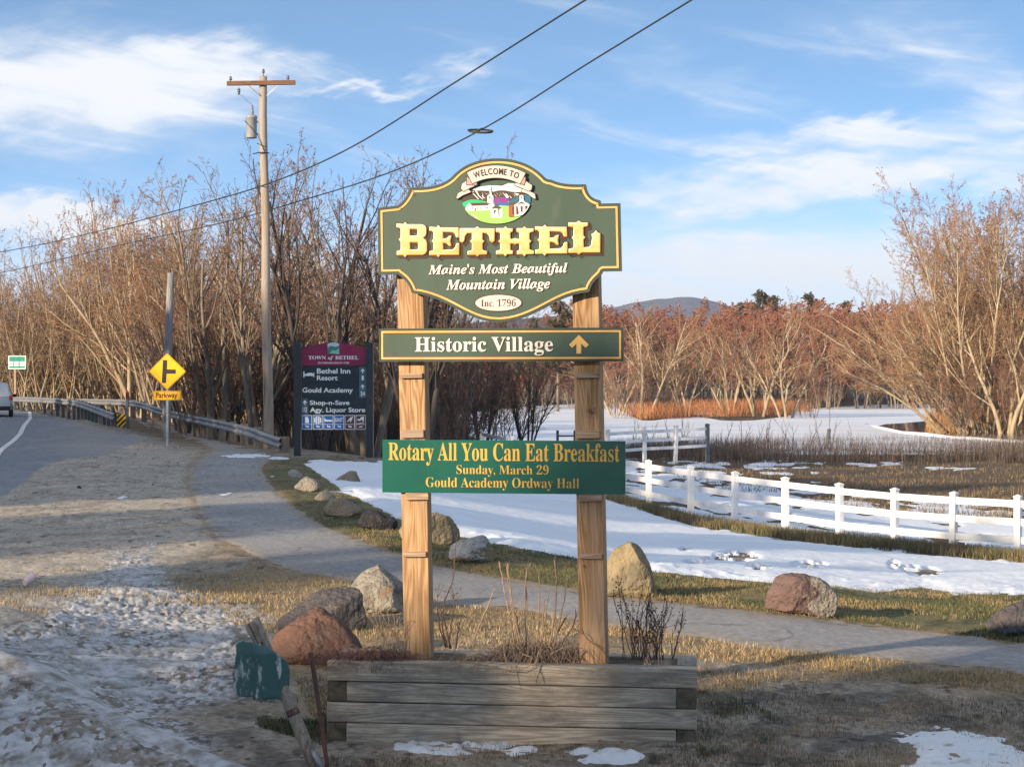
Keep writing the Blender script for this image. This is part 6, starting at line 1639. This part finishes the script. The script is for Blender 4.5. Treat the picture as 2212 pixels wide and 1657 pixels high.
for i in range(2):
    proto(f"willow{i}", 150+i, ((9, 22.0, .22, 25), dict(lean=(-.16,0), foot=1.6)), BK_PALE, TW_WILLOW, bit=.16, bs=.09, kids=(10,7,5,4), ratio=(.42,.52,.5,.45), ang=(30,36,42,48), rmin=.012, twig_r=.017, bend=(-.004,0,.01), start=.16, up=(.03,.05,.04,.03,.0))
proto("sweep", 160, ((5, 15.0, .16, 14), dict(lean=(-1.0,0), foot=1.2)), BK_PALE, TW_WILLOW, bit=.1, bs=.07, kids=(9,7,5,4), ratio=(.40,.52,.5,.45), ang=(34,38,42,48), rmin=.011, twig_r=.016, bend=(-.01,0,-.012), up=(.0,.02,.02,.0,.0), start=.25)
for i in range(3):
    proto(f"redwood{i}", 170+i, ((4, 13.0, .12, 15), dict(foot=.8)), BK_GREY, TW_RED, bit=.45, bs=.13, kids=(9,7,5,4), ratio=(.45,.52,.5,.45), ang=(34,40,45,50), rmin=.022, twig_r=.028, start=.12)
def pine(seed, H, r):
    rg = random.Random(seed); tr, cr = MB(), MB(); tr.tube([(0,0,-.5),(0,0,H*.5),(.1,0,H)], [r,r*.6,r*.12], 7, cap=False)
    for i in range(34):
        t = .30+.70*(i/34)+rg.uniform(-.02,.02); z = H*min(t,.99); L = H*.30*(1-t)**.7*rg.uniform(.6,1.15)+.4; a = rg.uniform(0, 6.28)
        e = Vector((math.cos(a)*L, math.sin(a)*L, L*.25)); p = Vector((0,0,z)); tr.tube([p, p+e*.6+Vector((0,0,.1)), p+e], [.05,.035,.015], 4, cap=False)
        for _ in range(int(26+L*16)):
            q = p + e*rg.uniform(.35,1.05) + Vector((rg.gauss(0,.35),rg.gauss(0,.35),rg.gauss(.1,.22)))
            specks_flat(cr, [q], rg, .30, 0)
    return tr, cr
NEEDLE = M("pine_needles", (.060,.056,.028), (.085,.062,.034), rough=.9, scale=.6, bump=0, spec=.1)
for i in range(2):
    a, b_ = pine(180+i, 15, .22); PROTO[f"pine{i}"] = (a.mesh("trunk", BK_GREY), b_.mesh("crown", NEEDLE))

_first = {}
def tree(key, px, Y, top, label, group, rot=None, name="bare_tree", sx=1.0, href=None, base=None, rg=random):
    """stands a tree at a bearing and distance on the ground; top: the height its crown reaches in the photograph"""
    X = (px-CX)/FPX*Y; z = float(terrain(np.array([X]), np.array([Y]))[0]) if base is None else base
    H0 = PROTO[key][1].get("h")
    if H0 is None:
        zs = np.empty(len(PROTO[key][1].vertices)*3, np.float32); PROTO[key][1].vertices.foreach_get("co", zs); H0 = float(np.percentile(zs[2::3], 99.3)); PROTO[key][1]["h"] = H0
    ztop = EYE-(top-CY)/FPX*Y
    s = (ztop-z)/H0
    if key in _first:
        r0, kids = _first[key]; root = r0.copy(); link(root)
        for c in kids:
            d = c.copy(); link(d, root)
    else:
        root = empty(name); kids = []
        for part, me in zip(("trunk","crown"), PROTO[key]):
            d = bpy.data.objects.new(part, me); link(d, root); kids.append(d)
        _first[key] = (root, kids)
    root.name = name; root.location = (X, Y, z); root.rotation_euler = (0, 0, rot if rot is not None else 0); root.scale = (s*sx, s*sx, s)
    tag(root, label, "tree", group); return root
rg = random.Random(77)
def topline(x): return float(np.interp(x, [-200,0,100,200,300,350,450,520,600,680,720,800,850,920,960,1000,1060,1150], [500,490,495,480,405,372,362,380,350,322,338,352,345,340,380,560,640,700]))
G1 = "bare trees of the thicket behind the guardrails"
# distinct front trees of the thicket
for key, px, Y, top, rot, lab in (("vase0", 690, 68, 345, .2, "dark bare many-stemmed tree between the utility pole and the wayfinding sign"), ("vase0", 905, 70, 335, 2.2, "dark bare tree directly behind the welcome sign's left edge"),
        ("vase1", 560, 72, 372, .4, "grey bare tree whose stems fan out just left behind the utility pole"), ("vase2", 790, 74, 330, 1.0, "grey bare tree rising right behind the maroon-headed sign"), ("vase1", 465, 74, 362, 5.9, "tall grey bare tree leaning left above the cut-off grey pole"),
        ("vase0", 395, 86, 560, .9, "crooked dark tree just right of the cut-off grey pole"), ("vase2", 640, 80, 320, 3.5, "tall reddish-tipped bare tree right beside the utility pole's middle"), ("limb0", 470, 88, 400, .3, "pale-limbed tree leaning left among the grey trees by the pole"),
        ("vase1", 985, 86, 610, 1.9, "dark low bare tree seen between the welcome sign's posts"), ("limb1", 300, 114, 415, 2.6, "broad tree with drooping side limbs above the diamond sign")):
    tree(key, px, Y, top, lab, G1, rot, rg=rg)
# the mass behind: slender leaning trees
for i in range(34):
    px = -60 + i*17 + rg.uniform(-14,14); Y = rg.uniform(121, 170) - max(0, px-250)*.09
    tree(f"sapling{i%3}", px, Y, topline(px)+(10 if i % 3 == 0 else 70)+abs(rg.gauss(0,60)), "slender tan bare tree leaning left in the sunlit thicket along the road", "slender leaning trees in the thicket along the road", rg.uniform(-.35,.35), rg=rg)
for i in range(15):
    px = 330 + i*43 + rg.uniform(-14,14); Y = rg.uniform(80, 112)
    tree((f"vase{rg.randrange(3)}", f"sapling{i%3}")[i%2], px, Y, topline(px)+110+abs(rg.gauss(0,80)), "bare grey-brown tree in the thicket behind the footpath guardrail", "grey-brown trees in the thicket behind the footpath", rg.uniform(-.5,.5), rg=rg)
for i in range(60):
    px = -40 + i*18 + rg.uniform(-12,12); Y = rg.uniform(74, 100) if px > 420 else rg.uniform(121, 150)
    if px < 330 and Y < 110: Y += 45
    if px > 420 and i % 2: continue
    tree(f"brush{(2,0,2)[i%3] if px < 420 else rg.randrange(2)}", px, Y if px > 420 else 120+(i%3)*9, rg.uniform(590, 720), "low twiggy bare shrub filling the foot of the thicket", "shrubs at the foot of the thicket", rg.uniform(0,6), name="bare_shrub", rg=rg)
for i in range(8):
    px = 850+i*40+rg.uniform(-8,8); Y = rg.uniform(92,125)
    tree(("brush1","vase0")[i%2], px, Y, rg.uniform(690,770)+max(0,px-1050)*.4, "dark bare shrub on the river bank behind the welcome sign's posts", "dark shrubs behind the welcome sign", rg.uniform(0,6), name="bare_shrub", rg=rg)
for i, (px, top, Y, lab) in enumerate([(1205,652,260,"dark green pine seen just left of the welcome sign's right post"),(1150,690,300,"dark green pine behind the lowest point of the welcome panel"),(1745,637,430,"round-headed pine standing alone above the red wood"),(1640,632,420,"tallest dark pine on the red wood's skyline"),(1665,640,440,"dark pine just right of the tallest one on the skyline"),(1830,655,430,"small dark pine left of the big willows' crown"),(1605,655,450,"low dark pine left of the tallest one on the skyline"),(1085,690,310,"dark pine hidden behind the second board's left part")]):
    tree(f"pine{i%2}", px, Y, top, lab, "pines on the far skyline", rg.uniform(0,6), name="pine_tree", sx=1.0, base=-1.5, rg=rg)
# far red-brown wood across the river
for i in range(66):
    px = 1230 + i*14.5 + rg.uniform(-10,10); Y = rg.uniform(300, 430)
    tp = float(np.interp(px, [1200,1300,1400,1560,1640,1700,1850,2000,2250], [660,655,660,664,646,648,660,640,600])) + abs(rg.gauss(0,16))
    tree(f"redwood{i%3}", px, Y, tp, "reddish-brown bare tree in the wood across the frozen river", "reddish trees in the wood across the river", rg.uniform(0,6), sx=1.25, base=-1.8, rg=rg)
for i in range(26):
    tree(f"redwood{i%3}", 2200+i*30+rg.uniform(-10,10), rg.uniform(310, 420), rg.uniform(640, 680), "reddish-brown bare tree in the wood across the frozen river", "reddish trees in the wood across the river", rg.uniform(0,6), sx=1.25, base=-1.8, rg=rg)
for i in range(18):
    tree(f"sapling{i%3}", -640+i*32, rg.uniform(121,150), rg.uniform(500, 620), "slender tan bare tree leaning left in the sunlit thicket along the road", "slender leaning trees in the thicket along the road", rg.uniform(-.35,.35), rg=rg)
for i, px in enumerate((2420, 2560, 2720)):
    tree(f"willow{i%2}", px, 166+i*9, 380+i*50, "tall bare tree of the right bank, beyond the picture's right edge", "big bare trees on the right river bank", i*1.7, name="bare_willow", rg=rg)
for i in range(16):
    px = 1000+i*18+rg.uniform(-8,8); Y = rg.uniform(300,420)
    tree(f"redwood{i%3}", px, Y, rg.uniform(700,745), "reddish-brown bare tree in the wood across the frozen river", "reddish trees in the wood across the river", rg.uniform(0,6), sx=1.25, base=-1.8, rg=rg)
# island trees
G2 = "pale trees on the river island"
for key, px, Y, top, rot, lab in (("limb0", 1395, 222, 652, .4, "pale many-limbed tree at the island's left end"), ("limb1", 1640, 224, 640, .2, "pale tree with a trunk leaning right on the island's middle"), ("limb0", 1575, 226, 690, 3.0, "twisted pale tree between the island's two larger trees"),
        ("limb1", 1700, 222, 655, 1.6, "tall pale tree at the island's right end"), ("limb0", 1480, 236, 705, 4.0, "smaller pale tree behind the island's orange scrub"), ("brush0", 1345, 221, 760, 1.0, "pale shrubby tree on the ice edge right of the sign's right post"), ("brush0", 1430, 224, 770, 2.0, "low pale shrub between the island's left trees"), ("brush0", 1745, 224, 780, 0.5, "low pale shrub at the island's right tip"), ("limb1", 1330, 240, 690, 4.4, "pale tree half hidden behind the welcome sign's right edge")):
    tree(key, px, Y, top, lab, G2, rot, rg=rg)
# big willows on the right bank
G3 = "big bare trees on the right river bank"
for key, px, Y, top, rot, lab in (("willow0", 2110, 158, 475, .1, "big fan of pale bare stems nearest the open water"), ("willow1", 2215, 164, 350, .3, "tallest bare tree rising at the picture's right edge"), ("willow0", 2290, 158, 340, 2.9, "tall bare tree partly cut off by the right edge"), ("willow1", 2050, 176, 560, 6.1, "smaller bare tree behind the open water's left end"),
        ("sweep", 2075, 156, 690, .1, "low pale bare tree sweeping far left over the ice"), ("sweep", 2125, 160, 660, 6.2, "upper pale bare tree leaning left over the ice"), ("brush0", 2060, 154, 790, 1, "pale bare shrub at the foot of the leaning trees"), ("brush0", 2140, 156, 760, 2, "pale bare shrub above the orange bank grass"), ("brush0", 2205, 154, 770, 4, "pale bare shrub at the right edge above the orange grass"), ("willow0", 2170, 178, 420, 4.4, "bare tree filling the gap behind the nearest big fan"),
        ("limb0", 2180, 153, 600, 1.2, "stout pale tree with low limbs above the orange grass")):
    tree(key, px, Y, top, lab, G3, rot, name="bare_willow", rg=rg)
for i, (px, top, Y) in enumerate([(1085,815,330),(1130,800,345),(1180,812,335),(1225,806,350),(1310,800,300),(1760,800,320),(1800,812,300),(1840,806,330),(1885,815,310),(1920,800,340)]):
    tree(("brush2","brush0")[i%2], px, Y, top, "small bare shrub on the far edge of the river ice", "shrubs along the far edge of the ice", i*1.3, name="bare_shrub", base=-2.1, rg=rg)
# thin saplings among the reeds
for i, (px, h) in enumerate([(1450,895),(1478,880),(1405,900),(1600,880),(1625,905),(1662,890),(1690,905),(1712,880),(1745,895),(1775,885),(1795,872),(1840,910),(1560,900),(1365,880),(1650,915),(1470,905)]):
    rgs = random.Random(900+i); g = gp(px, 972+rgs.uniform(-4,10)); mb = MB(); H = EYE-(h-CY)/FPX*g.y - g.z
    for k in range(2):
        d = Vector((rgs.uniform(-.25,.25), rgs.uniform(-.2,.2), 1)).normalized(); p = Vector((0,0,-.2)); pts = [p.copy()]
        for j in range(6): d = (d+rnd_unit(rgs)*.12).normalized(); p = p+d*H*(1 if k == 0 else .7)/6; pts.append(p.copy())
        mb.tube(pts, [.03,.027,.024,.02,.016,.012,.008], 4, cap=False)
        for j in range(2, 6):
            e = (d+rnd_unit(rgs)*.8); e.z = abs(e.z); mb.tube([pts[j], pts[j]+e*H*.10, pts[j]+e*H*.16+Vector((0,0,.2))], [.014,.011,.006], 3, cap=False)
    o = mb.build("bare_sapling", TW_DARK, loc=g); tag(o, "thin dark sapling standing among the river bank reeds", "sapling", "thin saplings among the reeds")

# ------------------------------------------------------------------ unseen evergreens added on the sun's side, spaced and sized to shade the foreground
def shade_row():
    hd = Vector((math.cos(SUN_AZ), math.sin(SUN_AZ), 0)); sd = Vector((math.sin(SUN_AZ), -math.cos(SUN_AZ), 0))
    rgs = random.Random(5)
    # bearing across the sun's direction from .. to, distance along it, height, unevenness, half width
    for s0, s1, t0, H, dh, w in ((4, -6.75, -35, 13.5, .2, .6), (-6.85, -8.9, -35, 11.95, .08, .5), (-8.9, -12.4, -35, 11.75, .3, .7), (-13.6, -16.2, -35, 14.9, .3, .7), (-18.7, -23.4, -35, 17.7, .3, .7),
                                 (-26.2, -34, -35, 19.6, .4, .9), (-34, -45.4, -35, 24.2, .8, 1.2), (-45.6, -47.8, -35, 20.4, .3, .8), (-48, -52, -35, 24.2, .8, 1.2), (-52, -104, 15, 11.6, .8, 1.6)):
        n = max(2, int(abs(s1-s0)/(w*(.8 if w < .65 else 1.05))))
        for i in range(n):
            s = s0+(s1-s0)*(i+.5)/n; t = t0+rgs.uniform(-.6,.6); h = H + (t-t0)*math.tan(SUN_EL) + rgs.uniform(-dh, dh)
            p = sd*s + hd*t
            tr, cr = MB(), MB(); tr.tube([(0,0,-.5),(0,0,h*.92)], [.16,.04], 6, cap=False)
            for _ in range(int(62*h*w)):
                z = h*rgs.random(); rr = w*min(1, .45+4*(1-z/h))*rgs.uniform(.1,1); a = rgs.uniform(0,6.28)
                specks_flat(cr, [Vector((math.cos(a)*rr, math.sin(a)*rr, z))], rgs, .30, 0)
            root = empty("shade_evergreen", p); tr.build("trunk", BK_GREY, root); cr.build("crown", NEEDLE, root)
            tag(root, "unseen dense evergreen in the row added to shade the foreground", "tree", "unseen evergreens added for shade")
shade_row()
# ------------------------------------------------------------------ thin air between here and the hills
mb = MB(); mb.box(-1500, 1500, -200, 4600, -26, 175)
hm = bpy.data.materials.new("haze"); hm.use_nodes = True
hn = hm.node_tree; hn.nodes.clear()
ho = hn.nodes.new('ShaderNodeOutputMaterial'); hv = hn.nodes.new('ShaderNodeVolumePrincipled')
hv.inputs['Color'].default_value = (.78, .86, 1, 1); hv.inputs['Density'].default_value = .00016; hv.inputs['Anisotropy'].default_value = .2
hn.links.new(hv.outputs[0], ho.inputs['Volume'])
tag(mb.build("haze", hm), "thin blue winter haze", "haze", kind='stuff')
